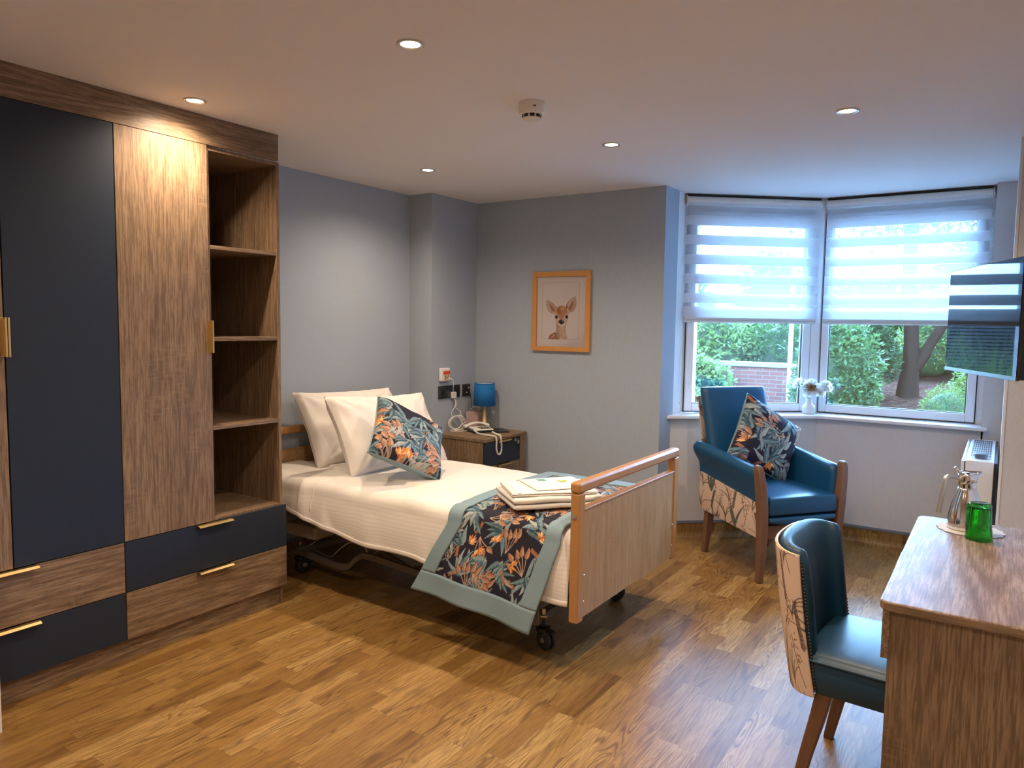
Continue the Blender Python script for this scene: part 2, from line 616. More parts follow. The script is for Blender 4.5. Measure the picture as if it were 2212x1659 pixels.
# ------------------------------------------------------------------ printed patterns
class Canvas:
    """a small painter whose result is stored as the colour of a finely divided mesh"""
    def __init__(s, w, h, bg):
        s.w, s.h = w, h
        s.a = np.zeros((h, w, 3), np.float32)
        s.a[:] = bg

    def splat(s, x, y, c):
        xi = np.round(x).astype(int)
        yi = np.round(y).astype(int)
        ok = (xi >= 0) & (xi < s.w) & (yi >= 0) & (yi < s.h)
        s.a[yi[ok], xi[ok]] = c[ok] if c.ndim > 1 else c

    def leaf(s, p0, p1, width, bend, c1, c2, vein=None, tip=.5, veins=0, outline=None):
        p0, p1 = np.array(p0, float), np.array(p1, float)
        d = p1 - p0
        L = np.hypot(*d) + 1e-6
        nrm = np.array([-d[1], d[0]]) / L
        mid = (p0 + p1) / 2 + nrm * bend * L
        ns, nt = int(L * 2.2) + 4, int(width * 2.6) + 4
        S_, T_ = np.meshgrid(np.linspace(0, 1, ns), np.linspace(-1, 1, nt), indexing='ij')
        cx = (1 - S_) ** 2 * p0[0] + 2 * S_ * (1 - S_) * mid[0] + S_ ** 2 * p1[0]
        cy = (1 - S_) ** 2 * p0[1] + 2 * S_ * (1 - S_) * mid[1] + S_ ** 2 * p1[1]
        tx = 2 * (1 - S_) * (mid[0] - p0[0]) + 2 * S_ * (p1[0] - mid[0])
        ty = 2 * (1 - S_) * (mid[1] - p0[1]) + 2 * S_ * (p1[1] - mid[1])
        tl = np.hypot(tx, ty) + 1e-6
        w = width / 2 * np.sin(np.pi * S_ ** tip) ** .8
        x = cx - ty / tl * w * T_
        y = cy + tx / tl * w * T_
        if outline is not None:
            s.splat((cx - ty / tl * (w + 1.6) * T_).ravel(), (cy + tx / tl * (w + 1.6) * T_).ravel(), np.array(outline, np.float32))
        c1, c2 = np.array(c1, np.float32), np.array(c2, np.float32)
        k = np.clip(.5 + .5 * T_ * .9 + .15 * np.sin(S_ * 25), 0, 1)[..., None]
        c = c1 * (1 - k) + c2 * k
        if veins:
            vm = (np.sin((S_ * veins - np.abs(T_) * 1.3) * 2 * np.pi) > .75)[..., None]
            c = np.where(vm, c * .62, c)
        s.splat(x.ravel(), y.ravel(), c.reshape(-1, 3))
        if vein is not None:
            kk = np.linspace(0, 1, ns * 2)
            vx = (1 - kk) ** 2 * p0[0] + 2 * kk * (1 - kk) * mid[0] + kk ** 2 * p1[0]
            vy = (1 - kk) ** 2 * p0[1] + 2 * kk * (1 - kk) * mid[1] + kk ** 2 * p1[1]
            s.splat(vx, vy, np.array(vein, np.float32))

    def stroke(s, pts, w, c):
        pts = [np.array(p, float) for p in pts]
        for a, b in zip(pts[:-1], pts[1:]):
            L = np.hypot(*(b - a))
            n = int(L * 2) + 2
            t = np.linspace(0, 1, n)[:, None]
            q = a * (1 - t) + b * t
            for ox in np.arange(-w / 2, w / 2 + .3, .6):
                for oy in np.arange(-w / 2, w / 2 + .3, .6):
                    if ox * ox + oy * oy <= w * w / 4 + .2:
                        s.splat(q[:, 0] + ox, q[:, 1] + oy, np.array(c, np.float32))

    def curve(s, p0, pm, p1, w, c):
        s.stroke([tuple(v)[:2] for v in bez((*p0, 0), (*pm, 0), (*p1, 0), 14)], w, c)

    def ell(s, cx, cy, rx, ry, c, rot=0.0, soft=None):
        yy, xx = np.mgrid[0:s.h, 0:s.w]
        ca, sa = math.cos(rot), math.sin(rot)
        dx, dy = xx - cx, yy - cy
        u = (dx * ca + dy * sa) / rx
        v = (-dx * sa + dy * ca) / ry
        d = u * u + v * v
        if soft is None:
            s.a[d < 1] = c
        else:
            k = np.clip((1 - d) / soft, 0, 1)[..., None]
            s.a[:] = s.a * (1 - k) + np.array(c) * k

    def poly(s, pts, c):
        yy, xx = np.mgrid[0:s.h, 0:s.w]
        ins = np.zeros((s.h, s.w), bool)
        n = len(pts)
        for i in range(n):
            x0, y0 = pts[i]
            x1, y1 = pts[(i + 1) % n]
            if y0 == y1:
                continue
            cr = ((y0 > yy) != (y1 > yy)) & (xx < (x1 - x0) * (yy - y0) / (y1 - y0) + x0)
            ins ^= cr
        s.a[ins] = c

    def sample(s, u, v):
        x = np.clip(u * (s.w - 1), 0, s.w - 1.001)
        y = np.clip(v * (s.h - 1), 0, s.h - 1.001)
        x0, y0 = x.astype(int), y.astype(int)
        fx, fy = (x - x0)[:, None], (y - y0)[:, None]
        a = s.a
        return (a[y0, x0] * (1 - fx) * (1 - fy) + a[y0, x0 + 1] * fx * (1 - fy) + a[y0 + 1, x0] * (1 - fx) * fy + a[y0 + 1, x0 + 1] * fx * fy)


def paint(o, canvas, uv):
    """uv: (N,2) array per vertex, v downwards"""
    me = o.data
    at = me.color_attributes.new('print', 'FLOAT_COLOR', 'POINT')
    c = canvas.sample(uv[:, 0], uv[:, 1])
    buf = np.ones((len(me.vertices), 4), np.float32)
    buf[:, :3] = c
    at.data.foreach_set('color', buf.ravel())


def floral(w, h, seed, ppm=620):
    """dark navy ground, slate and silver leaves, peach buds and orange spiky flowers; ppm: cells per metre"""
    rd = random.Random(seed)
    C = Canvas(w, h, (.021, .019, .034))
    u = ppm / 620.0
    slate = [((.055, .115, .15), (.15, .26, .31)), ((.10, .19, .23), (.28, .38, .40)), ((.22, .27, .28), (.42, .45, .44)), ((.035, .08, .11), (.11, .19, .23))]

    def spray(x, y, a):
        k = rd.randint(4, 6)
        for i in range(k):
            an = a + (i - k / 2) * rd.uniform(.32, .5)
            L = rd.uniform(58, 104) * u
            c1, c2 = rd.choice(slate)
            st = rd.uniform(.0, .35)
            p0 = (x + math.cos(an) * L * st * .6, y + math.sin(an) * L * st * .6)
            C.stroke([(x, y), p0], 1.6 * u, (.33, .36, .34))
            C.leaf(p0, (x + math.cos(an) * L, y + math.sin(an) * L), rd.uniform(15, 25) * u, rd.uniform(-.22, .22), c1, c2, (.40, .46, .45), outline=(.02, .025, .04))

    def buds(x, y, a):
        for i in range(rd.randint(3, 5)):
            an = a + (i - 1.5) * .28 + rd.uniform(-.06, .06)
            L = rd.uniform(50, 72) * u
            q = (x + math.cos(an) * L, y + math.sin(an) * L)
            C.curve((x, y), (x + math.cos(an + .2) * L * .5, y + math.sin(an + .2) * L * .5), q, 1.7 * u, (.52, .36, .26))
            C.leaf(q, (q[0] + math.cos(an) * 36 * u, q[1] + math.sin(an) * 36 * u), 18 * u, rd.uniform(-.1, .1), (.33, .145, .085), (.62, .40, .27), (.30, .12, .07), veins=7, outline=(.05, .02, .025))

    def bloom(x, y, a):
        for i in range(22):
            an = a + rd.uniform(-1.45, 1.45)
            L = rd.uniform(16, 31) * u
            c = rd.choice([((.62, .19, .04), (.85, .44, .15)), ((.80, .48, .22), (.88, .68, .42)), ((.48, .12, .03), (.72, .26, .07))])
            C.leaf((x, y), (x + math.cos(an) * L, y + math.sin(an) * L), 5.5 * u, rd.uniform(-.1, .1), *c)
        C.ell(x, y, 4 * u, 4 * u, (.40, .11, .03))

    def sprig(x, y, a):
        for i in range(8):
            t = i / 7
            px, py = x + math.cos(a) * 44 * t * u, y + math.sin(a) * 44 * t * u
            for sgn in (-1, 1):
                C.ell(px + math.cos(a + sgn * 1.5) * 4 * u, py + math.sin(a + sgn * 1.5) * 4 * u, 2.4 * u, 2.4 * u, (.55, .19, .07))
        C.stroke([(x, y), (x + math.cos(a) * 44 * u, y + math.sin(a) * 44 * u)], 1.2 * u, (.42, .24, .14))

    cell = 55 * u
    nx, ny = int(w / cell) + 2, int(h / cell) + 2
    pts = [((i + rd.uniform(-.1, .9)) * cell, (j + rd.uniform(-.1, .9)) * cell) for i in range(-1, nx) for j in range(-1, ny)]
    rd.shuffle(pts)
    kinds = [spray, spray, buds, spray, bloom, spray, sprig, buds]
    for k, (x, y) in enumerate(pts):
        if k % 8 not in (4, 2):
            kinds[k % 8](x, y, rd.uniform(0, 2 * PI))
    for k, (x, y) in enumerate(pts):
        if k % 8 in (4, 2):
            kinds[k % 8](x, y, rd.uniform(0, 2 * PI))
    return C


def botanical(w, h, seed, ppm=500):
    """cream cloth with thin ink grasses and seed heads, growing upward (v down)"""
    rd = random.Random(seed)
    C = Canvas(w, h, (.66, .50, .39))
    u = ppm / 500.0
    ink = (.10, .065, .05)

    def grass(x, y, s):
        for i in range(8):
            an = -PI / 2 + rd.uniform(-.9, .9)
            L = rd.uniform(45, 110) * s
            q = (x + math.cos(an) * L, y + math.sin(an) * L)
            mdl = (x + math.cos(-PI / 2) * L * .55, y - L * .55)
            C.curve((x, y), mdl, (q[0], q[1] + abs(q[0] - x) * .25), 1.5 * u, ink if i % 2 else (.16, .13, .10))

    def blade(x, y, s):
        for i in range(4):
            an = -PI / 2 + rd.uniform(-.5, .5)
            L = rd.uniform(70, 120) * s
            C.leaf((x, y), (x + math.cos(an) * L, y + math.sin(an) * L), 9 * s, rd.uniform(-.15, .15), (.05, .075, .07), (.17, .20, .17), ink)

    def seeds(x, y, s):
        an = -PI / 2 + rd.uniform(-.4, .4)
        L = 95 * s
        C.curve((x, y), (x + math.cos(an) * L * .5 + 8 * s, y + math.sin(an) * L * .5), (x + math.cos(an) * L, y + math.sin(an) * L), 1.4 * u, ink)
        for i in range(26):
            t = rd.uniform(.5, 1.05)
            cx, cy = x + math.cos(an) * L * t + rd.uniform(-14, 14) * s, y + math.sin(an) * L * t + rd.uniform(-8, 8) * s
            C.ell(cx, cy, 2.6 * s, 1.5 * s, (.15, .07, .045), rd.uniform(0, 3))

    def ear(x, y, s):
        an = -PI / 2 + rd.uniform(-.35, .35)
        for i in range(22):
            t = i / 21
            px, py = x + math.cos(an) * 85 * s * t, y + math.sin(an) * 85 * s * t
            for sg in (-1, 1):
                C.stroke([(px, py), (px + math.cos(an + sg * .6) * 9 * s, py + math.sin(an + sg * .6) * 9 * s)], 1.3 * u, ink)

    fs = [grass, blade, seeds, grass, ear, seeds]
    cell = 46 * u
    k = seed
    for j in range(int(h / (cell * 1.5)) + 2):
        for i in range(-1, int(w / cell) + 2):
            fs[k % 6]((i + rd.uniform(.1, .8)) * cell, (j + rd.uniform(.4, 1.0)) * cell * 1.5, u * rd.uniform(.85, 1.15))
            k += 1
    return C


def uvgrid(nu, nv):
    j, i = np.mgrid[0:nv + 1, 0:nu + 1]
    return np.stack([(i / nu).ravel(), (j / nv).ravel()], 1)


# ================================================================== THE SETTING
H = 2.4
XW, YE, YB, YP, XP, XR_, XR2, YC = .579, 2.456, 4.626, 4.084, .209, 1.749, 3.66, 4.31
YF = -1.3
struct('floor', MB().box(-.2, 4.2, YF - .1, 6.0, -.1, 0), 'floor', 'wood strip patterned vinyl floor')
struct('ceiling', MB().box(-.2, 4.2, YF - .1, 6.2, H, H + .12), 'ceiling')
struct('wall_left', MB().box(-.15, 0, YF, 4.9, 0, H), 'wall_blue')
struct('wall_pilaster', MB().box(0, XP, YP, YB, 0, H), 'wall_blue')
struct('wall_back', MB().box(0, XR_, YB, 4.86, 0, H), 'wall_blue')
struct('wall_bay_left', MB().box(1.40, XR_ - .0005, YB + .004, 5.3, 0, H), 'white')
struct('wall_bay_right', MB().box(3.555, XR2, 5.523, 5.95, 0, H), 'wall_pale')
struct('wall_alcove', MB().box(XR2, 4.1, YC, 5.95, 0, H), 'wall_pale')
struct('wall_right', MB().box(3.98, 4.1, YF, YC, 0, H), 'wall_pale')
struct('wall_house', MB().box(-9, -.2, -8, 4.85, -.3, 2.53).box(-9, 12, -8, 5.93, 2.54, 6.5).box(4.15, 12, -8, 5.93, -.3, 2.53), 'wall_pale', 'unseen rest of the house around and above the room, added to block sky light')  # upper storey and sides out of view, added to shade the garden foliage
struct('wall_front', MB().box(-.15, 4.1, YF - .1, YF, 0, H), 'wall_pale')
struct('wall_entrance', MB().box(.62, .75, YF, 1.087, 0, H), 'white')
struct('trim_2', MB().box(XR2 - .002, XR2 + .010, YC - .004, YC + .004, 0, H), 'white', 'white corner bead on the wall edge beside the bay')

SX, SY = .760, .649     # direction of the canted window
P0 = (1.749, 4.971)
LW = 1.0195
T1 = Matrix.Translation((P0[0], P0[1], 0)) @ Matrix.Rotation(math.atan2(SY, SX), 4, 'Z')
T2 = Matrix.Translation((2.524, 5.633, 0))


def xy1(a, b):
    p = T1 @ Vector((a, b, 0))
    return (p.x, p.y)


# walls under (and above) the two windows; each is a slab along its window
struct('wall_bay_cant', MB().box(-.12, LW + .04, -.11, .16, 0, .84), 'wall_pale', M=T1)
struct('wall_bay_back', MB().box(.02, 1.04, -.11, .16, 0, .84), 'wall_pale', M=T2)
struct('trim_3', MB().box(-.12, LW + .02, .03, .16, 2.33, H), 'white', 'white head above the canted window', M=T1)
struct('trim_4', MB().box(.0, 1.035, .03, .16, 2.33, H), 'white', 'white head above the far window', M=T2)
# corner post of the bay
c1 = xy1(LW - .035, .035)
struct('trim_5', MB().prism([xy1(LW - .035, .03), (2.524 + .008, 5.633 + .03), (2.524 - .02, 5.633 + .17), xy1(LW - .04, .17)][::1], .86, H), 'upvc', 'white post in the corner of the bay')


def off_path(pts, d):
    """offset an open polyline to its right by d with mitres"""
    out = []
    n = len(pts)
    for i in range(n):
        p = Vector(pts[i])
        a = (Vector(pts[i]) - Vector(pts[i - 1])).normalized() if i else None
        b = (Vector(pts[i + 1]) - Vector(pts[i])).normalized() if i < n - 1 else None
        na = Vector((a.y, -a.x)) if a else None
        nb = Vector((b.y, -b.x)) if b else None
        if na is None:
            q = p + nb * d
        elif nb is None:
            q = p + na * d
        else:
            k = (na + nb)
            q = p + k * (d / (1 + na.dot(nb)))
        out.append((q.x, q.y))
    return out


# window sill (runs round the corner)
corner_f = None
wall_path = [(1.749, 4.829), (2.5467 - .0, 5.523), (3.60, 5.523)]
# intersection of the two inner wall faces
_a = T1 @ Vector((0, -.11, 0))
_t = (5.523 - _a.y) / SY
KX = _a.x + SX * _t
_t0 = (1.749 - _a.x) / SX
KY = _a.y + SY * _t0
face = [(1.749, KY), (KX, 5.523), (3.56, 5.523)]
front = off_path(face, .05)
back = off_path(face, -.17)
front[0] = (1.7495, front[0][1] - .05 * .5 - .012)
back[0] = (1.7495, back[0][1] + .05)
poly = front + [(3.585, front[-1][1]), (3.585, 5.523), (3.555, 5.523), (3.555, back[-1][1])] + [back[1], back[0]]
struct('trim_1', MB().prism(poly, .845, .868), 'white', 'white window sill running round the bay corner', bevel=.006, seg=3)

# coved skirting with a grey cap
for nm, path in (('baseboard_back', [(0, 2.49), (0, YP), (XP, YP), (XP, YB), (XR_, YB), (XR_, KY), (KX, 5.523), (XR2, 5.523), (XR2, YC)]),
                 ('baseboard_right', [(XR2, YC), (3.98, YC), (3.98, YF)])):
    prof = [(.045, .0008), (.030, .003), (.018, .010), (.009, .021), (.0045, .036), (.004, .10)]
    mb = MB()
    rows = []
    for d, z in prof:
        rows.append([(x, y, z) for x, y in off_path(path, d)])
    mb.loft(rows, cap=False, closed=False)
    b = struct(nm, mb, 'floor', 'vinyl floor coved up the wall as skirting')
    cp = MB()
    rows = [[(x, y, z) for x, y in off_path(path, d)] for d, z in [(0.0005, .098), (.007, .098), (.0085, .106), (.007, .118), (.0005, .118)]]
    cp.loft(rows, cap=False, closed=False)
    struct('skirting_cap', cp, 'trimgrey', parent=b)


def make_window(name, T, s0, s1, g0, g1, lab):
    root = bpy.data.objects.new(name, None)
    COL.objects.link(root)
    root.matrix_world = T
    root['kind'] = 'structure'
    root['label'] = lab

    def frame(o0, o1, oz0, oz1, i0, i1, iz0, iz1, y0, y1, arch=0):
        mb = MB()
        mb.box(o0, i0, y0, y1, oz0, oz1).box(i1, o1, y0, y1, oz0, oz1)
        mb.box(i0, i1, y0, y1, oz0, iz0).box(i0, i1, y0, y1, iz1, oz1)
        return mb
    fo = mesh('window_frame', frame(-.035, LW + .01, .866, 2.335, s0 + .006, s1 - .006, .885, 2.285, .05, .12), 'upvc', bevel=.003)
    link(fo, root)
    sa = mesh('sash', frame(s0, s1, .877, 2.292, g0, g1, .932, 2.225, .028, .085), 'upvc', bevel=.007, seg=3)
    link(sa, root)
    gk = mesh('gasket', frame(g0 - .001, g1 + .001, .931, 2.226, g0 + .005, g1 - .005, .937, 2.22, .045, .062), 'black')
    link(gk, sa)
    gp = mesh('glass', MB().box(g0, g1, .058, .064, .932, 2.225), 'glass')
    link(gp, sa)
    for z in (.899, 2.262):
        for k in (.18, .82):
            xx = s0 + (s1 - s0) * k
            h = mesh('drain_cap', MB().box(xx - .045, xx + .045, .021, .03, z - .008, z + .008), 'upvc', bevel=.006, seg=3)
            link(h, sa)
    # seam between sash and frame
    sm = mesh('seal', frame(s0 - .006, s1 + .006, .871, 2.298, s0 + .001, s1 - .001, .878, 2.291, .044, .049), 'black')
    link(sm, root)
    return root


make_window('window_1', T1, .052, .982, .107, .925, 'white casement in the canted side of the bay')
make_window('window_2', T2, .020, .985, .070, .934, 'white casement in the straight back of the bay')


def make_blind(T, x0, x1, chain_x, lab):
    t = Thing('roller_blind', lab, 'blind', M=T, group='striped day and night blinds in the bay')
    roll = MB().lathe([(.001, x0), (.032, x0), (.032, x1), (.001, x1)], (0, .0, 2.352), 24, 'x')
    t.part('roller', roll, 'cotton', smooth=False, bevel=.002)
    t.part('head_rail', MB().box(x0 - .004, x1 + .004, -.014, .03, 2.386, 2.398), 'black')
    for xx in (x0 - .006, x1 + .001):
        t.part('end_bracket', MB().lathe([(.001, 0), (.034, 0), (.034, .006), (.001, .006)], (xx, 0, 2.358), 20, 'x'), 'plastic')
    fb = MB()
    y1, y2 = -.029, .012
    nz = 40
    for y in (y1, y2):
        fb.grid(lambda u, v, y=y: (x0 + .004 + (x1 - x0 - .008) * u, y + .003 * math.sin(v * 9) * math.sin(u * 5) * (1 - v), 1.53 + (2.352 - 1.53) * v), 24, nz)
    t.part('striped_fabric', fb, 'blind', smooth=True)
    br = t.part('bottom_rail', MB().lathe([(.001, x0 + .002), (.013, x0 + .002), (.013, x1 - .002), (.001, x1 - .002)], (0, -.008, 1.523), 16, 'x'), 'plastic')
    t.part('bar', MB().box(x0 + .003, x1 - .003, -.033, .014, 1.536, 1.545), 'plastic')
    ch = MB()
    zb = 0.93 if chain_x < .5 else .90
    for dy in (-.042, -.020):
        for k in range(150):
            z = zb + .015 + (2.35 - zb - .015) * k / 149
            ch.sphere((chain_x + (.004 if dy < -.03 else -.004), dy, z), .0026, 6, 4)
    for k in range(7):
        a = PI * k / 6
        ch.sphere((chain_x, -.031 - .011 * math.cos(a), zb + .015 - .011 * math.sin(a)), .0026, 6, 4)
    t.part('bead_chain', ch, 'plastic', smooth=True)
    return t


make_blind(T1, .010, .990, -.008 + .004, 'striped translucent blind half down over the canted bay window behind armchair')
make_blind(T2, .030, 1.012, 1.020, 'striped translucent blind half down over the right-hand bay window partly behind television')

# ------------------------------------------------------------------ ceiling lights
LIGHTS = [(1.947, 1.90, 'round ceiling downlight nearest the camera, alone above the room centre'),
          (.744, 1.896, 'round ceiling downlight close to the wardrobe front'),
          (.691, 3.47, 'round ceiling downlight above the bed pillows, nearest the corner'),
          (1.92, 3.461, 'round ceiling downlight above the foot of the bed, in front of the picture'),
          (3.036, 3.437, 'round ceiling downlight nearest the bay window and television'),
          (3.05, 1.90, None), (1.95, .35, None), (3.05, .35, None)]
dl0 = None
for x, y, lab in LIGHTS:
    t = Thing('ceiling_downlight', lab or 'round ceiling downlight outside the picture', 'ceiling light', (x, y, H), group='recessed ceiling downlights', world=False)
    if lab is None:
        del t.o['label']
        t.o['label'] = 'round ceiling downlight behind or above the view'
    if dl0 is None:
        dl0 = [mesh('trim_ring', MB().lathe([(.046, 0), (.0465, -.004), (.043, -.0065), (.034, -.004), (.032, .0), (.032, .002)], n=36, cap=False), 'satin', smooth=True),
               mesh('lamp_lens', MB().lathe([(.0001, -.0012), (.032, -.0012)], n=32, cap=False), 'lens')]
        for q in dl0:
            link(q, t.o)
    else:
        for q in dl0:
            c = q.copy()
            link(c, t.o)
    ld = bpy.data.lights.new('lamp_beam', 'SPOT')
    ld.energy = SPOT_W
    ld.color = SPOT_COL
    ld.spot_size = R(156)
    ld.spot_blend = 1.0
    ld.shadow_soft_size = .028
    lo = bpy.data.objects.new('lamp_beam', ld)
    link(lo, t.o)
    lo.location = (0, 0, -.012)

# smoke alarm
t = Thing('smoke_detector', 'white round smoke detector on the ceiling', 'smoke detector', (1.942, 2.665, H), world=False)
body = t.part('base', MB().lathe([(.0, 0), (.056, 0), (.056, -.012), (.0545, -.014), (.0545, -.038), (.049, -.046), (.041, -.048), (.040, -.049), (.0, -.049)], n=40), 'plastic', smooth=False, bevel=.001)
t.part('sensor_cap', MB().lathe([(.039, -.048), (.038, -.061), (.032, -.067), (.014, -.0695), (.0001, -.070)], n=40, cap=False), 'plastic', smooth=True)
for k in range(9):
    a = 2 * PI * k / 9 - R(95)
    vs = []
    for (rr, zz) in ((.0412, -.0485), (.0388, -.0605)):
        for da in (-.25, -.12, 0, .12, .25):
            vs.append((rr * math.cos(a + da), rr * math.sin(a + da), zz))
    t.part('vent_slot', MB().add(vs, [(i, i + 1, i + 6, i + 5) for i in range(4)]), 'black', solid=.001)
# the small mark printed on its side, towards the bay
for k, (a0, wd) in enumerate(((-52, .05), (-47.5, .02), (-43, .09))):
    vs = []
    for zz in (-.020, -.026):
        for da in (-1, 0, 1):
            a = R(a0) + da * wd / 2 * 1.2
            vs.append((.0551 * math.cos(a), .0551 * math.sin(a), zz))
    t.part('printed_mark', MB().add(vs, [(i, i + 1, i + 4, i + 3) for i in range(2)]), 'black', solid=.0006)

# ------------------------------------------------------------------ wardrobe
t = Thing('fitted_wardrobe', 'tall fitted wardrobe in oak effect and navy with gold handles and open shelves', 'wardrobe', (.3, 1.6, 0))
cf = XW - .019
ca = MB()
ca.box(.0, cf, YE, YE + .018, 0.0, 2.27)              # right side
ca.box(.0, cf, 2.060, 2.078, .10, 2.27)               # partition
ca.box(.0, cf, .80, 2.060, 2.25, 2.27).box(.0, cf, 2.078, YE, 2.252, 2.27)
ca.box(.0, cf, .80, .818, 0, 2.25)
ca.box(.0, cf, 2.078, YE, .517, .535)
ca.box(.0, cf, 1.625, 1.643, .10, 2.25)
ca.box(.003, .015, .818, YE, .10, 2.25)
t.part('carcase', ca, 'oak_z', bevel=.001)
t.part('header_panel', MB().box(XW - .02, XW, .80, YE, 2.2725, H - .001), 'oak_y', label='oak effect panel filling up to the ceiling')
for z in (1.806, 1.378, .957):
    t.part('shelf', MB().box(.015, cf - .004, 2.0785, YE - .0005, z, z + .018), 'oak_y', bevel=.001)
t.part('plinth', MB().box(cf - .06, cf - .012, .80, YE + .016, 0.0, .0975), 'oak_y')


def edge_pull_v(t, par, y, z0, z1, side):
    """edge profile handle on a door; side=+1: on the edge of larger y"""
    mb = MB()
    mb.box(XW, XW + .0018, y - .012 * side if side > 0 else y, y if side > 0 else y + .012, z0, z1)
    a, b = sorted((y, y + .002 * side))
    mb.box(XW - .012, XW + .030, a, b, z0, z1)
    a, b = sorted((y + .002 * side, y - .006 * side))
    mb.box(XW + .027, XW + .030, a, b, z0, z1)
    t.part('handle', mb, 'brass', par, bevel=.0006)


def edge_pull_h(t, par, y0, y1, z):
    mb = MB()
    mb.box(XW - .012, XW + .022, y0, y1, z, z + .002)
    mb.add([(XW + .022, y0, z + .002), (XW + .034, y0, z - .004), (XW + .034, y0, z - .0065), (XW + .022, y0, z - .0005),
            (XW + .022, y1, z + .002), (XW + .034, y1, z - .004), (XW + .034, y1, z - .0065), (XW + .022, y1, z - .0005)],
           [(0, 1, 2, 3), (7, 6, 5, 4), (0, 4, 5, 1), (1, 5, 6, 2), (2, 6, 7, 3), (3, 7, 4, 0)])
    t.part('handle', mb, 'brass', par, bevel=.0005)


d = t.part('door', MB().box(cf + .001, XW, .802, 1.2105, .529, 2.27), 'oak_z', bevel=.001, label='oak effect door at the left edge')
edge_pull_v(t, d, 1.2105, 1.33, 1.475, 1)
d = t.part('door', MB().box(cf + .001, XW, 1.2155, 1.6325, .529, 2.27), 'navy', bevel=.001, label='navy door')
edge_pull_v(t, d, 1.2155, 1.33, 1.475, -1)
d = t.part('door', MB().box(cf + .001, XW, 1.6365, 2.058, .529, 2.27), 'oak_z', bevel=.001, label='oak effect door beside the open shelves')
edge_pull_v(t, d, 2.058, 1.325, 1.475, 1)
for (y0, y1, z0, z1, mt, hy) in ((.802, 1.6325, .309, .525, 'oak_y', 1.2), (.802, 1.6325, .098, .305, 'navy', 1.2),
                                 (1.6365, 2.482, .309, .525, 'navy', 2.057), (1.6365, 2.482, .098, .305, 'oak_y', 2.057)):
    d = t.part('drawer', MB().box(cf + .001, XW, y0, y1, z0, z1), mt, bevel=.001, label='navy drawer' if mt == 'navy' else 'oak effect drawer')
    edge_pull_h(t, d, hy - .09, hy + .09, z1 - .002)

# ------------------------------------------------------------------ bed
BX0, BX1, BY0, BY1 = .03, 2.25, 2.59, 3.685
t = Thing('care_bed', 'wooden ended adjustable care bed on castors with grey metal underframe', 'bed', (1.15, 3.12, 0))


def bed_end(x0, x1, z0, ztop, zp0, zp1, name, rail2=None):
    p = t.part(name, MB().box(x0 + .008, x1 - .006, BY0 + .052, BY1 - .052, zp0, zp1), 'beech_panel')
    for ya in (BY0, BY1 - .052):
        t.part('post', MB().box(x0, x1, ya, ya + .052, z0, ztop - .045), 'beech', p, bevel=.006, seg=3)
    t.part('top_rail', MB().box(x0 - .004, x1 + .003, BY0 - .004, BY1 + .004, ztop - .045, ztop + .002), 'beech', p, bevel=.014, seg=4)
    t.part('panel_cap', MB().box(x0 + .004, x1 - .002, BY0 + .052, BY1 - .052, zp1, zp1 + .010), 'beech', p, bevel=.003)
    return p


fbp = bed_end(2.208, BX1, .25, .838, .262, .715, 'footboard')
for yy in (BY0 + .058, BY1 - .058):
    for zz in (.438, .325):
        t.part('screw', MB().sphere((BX1 - .0045, yy, zz), .0085, 12, 6, (.5, 1, 1)), 'steel', fbp, smooth=True)
t.part('screw', MB().lathe([(.0001, 0), (.011, 0), (.012, .003), (.0001, .0045)], (2.228, BY0 - .0045, .70), 18, 'y'), 'satin', fbp)
bed_end(.028, .062, .30, .838, .45, .69, 'headboard')

und = MB()
for yy in (2.74, 3.50):
    und.box(.08, 2.20, yy, yy + .035, .365, .41)
for xx in (.12, .62, 1.15, 1.7, 2.15):
    und.box(xx, xx + .035, 2.775, 3.50, .37, .40)
t.part('mattress_platform', und, 'frame_grey', bevel=.003)
lo = MB()
for yy in (2.815, 3.49):
    pth = smoothpath([(.26, yy, .135), (.45, yy, .122), (.60, yy, .112), (.69, yy, .125), (.76, yy, .185), (.84, yy, .212), (1.1, yy, .198), (1.5, yy, .172), (1.95, yy, .15)], 6)
    lo.loft([[(p.x, p.y - .012, p.z - .017), (p.x, p.y + .012, p.z - .017), (p.x, p.y + .012, p.z + .017), (p.x, p.y - .012, p.z + .017)] for p in pth])
for xx in (.27, 1.93):
    lo.box(xx, xx + .04, 2.80, 3.51, .13, .165)
t.part('base_frame', lo, 'frame_grey', bevel=.002)
for yy in (2.90, 3.40):
    for (xa, za, xb, zb) in ((.35, .17, 1.05, .37), (1.1, .17, 1.85, .37), (1.05, .17, .4, .35), (1.9, .17, 1.25, .36)):
        t.part('lift_arm', MB().tube([(xa, yy, za), (xb, yy, zb)], .014, 8), 'frame_grey')
t.part('lift_motor', MB().box(.18, .43, 2.80, 2.98, .225, .30), 'motor', bevel=.012, seg=3, label='beige plastic motor housing')
t.part('lift_motor', MB().box(.9, 1.5, 3.05, 3.18, .20, .28), 'black', bevel=.01, seg=3, label='black motor housing')
t.part('side_bracket', MB().add([(1.55, 2.66, .25), (2.02, 2.66, .25), (2.02, 2.66, .165), (1.80, 2.66, .15), (1.62, 2.66, .19),
                                 (1.55, 2.672, .25), (2.02, 2.672, .25), (2.02, 2.672, .165), (1.80, 2.672, .15), (1.62, 2.672, .19)],
                                [(0, 1, 2, 3, 4), (9, 8, 7, 6, 5), (0, 5, 6, 1), (1, 6, 7, 2), (2, 7, 8, 3), (3, 8, 9, 4), (4, 9, 5, 0)]).box(1.58, 2.0, 2.672, 2.76, .235, .37), 'frame_grey', bevel=.002)
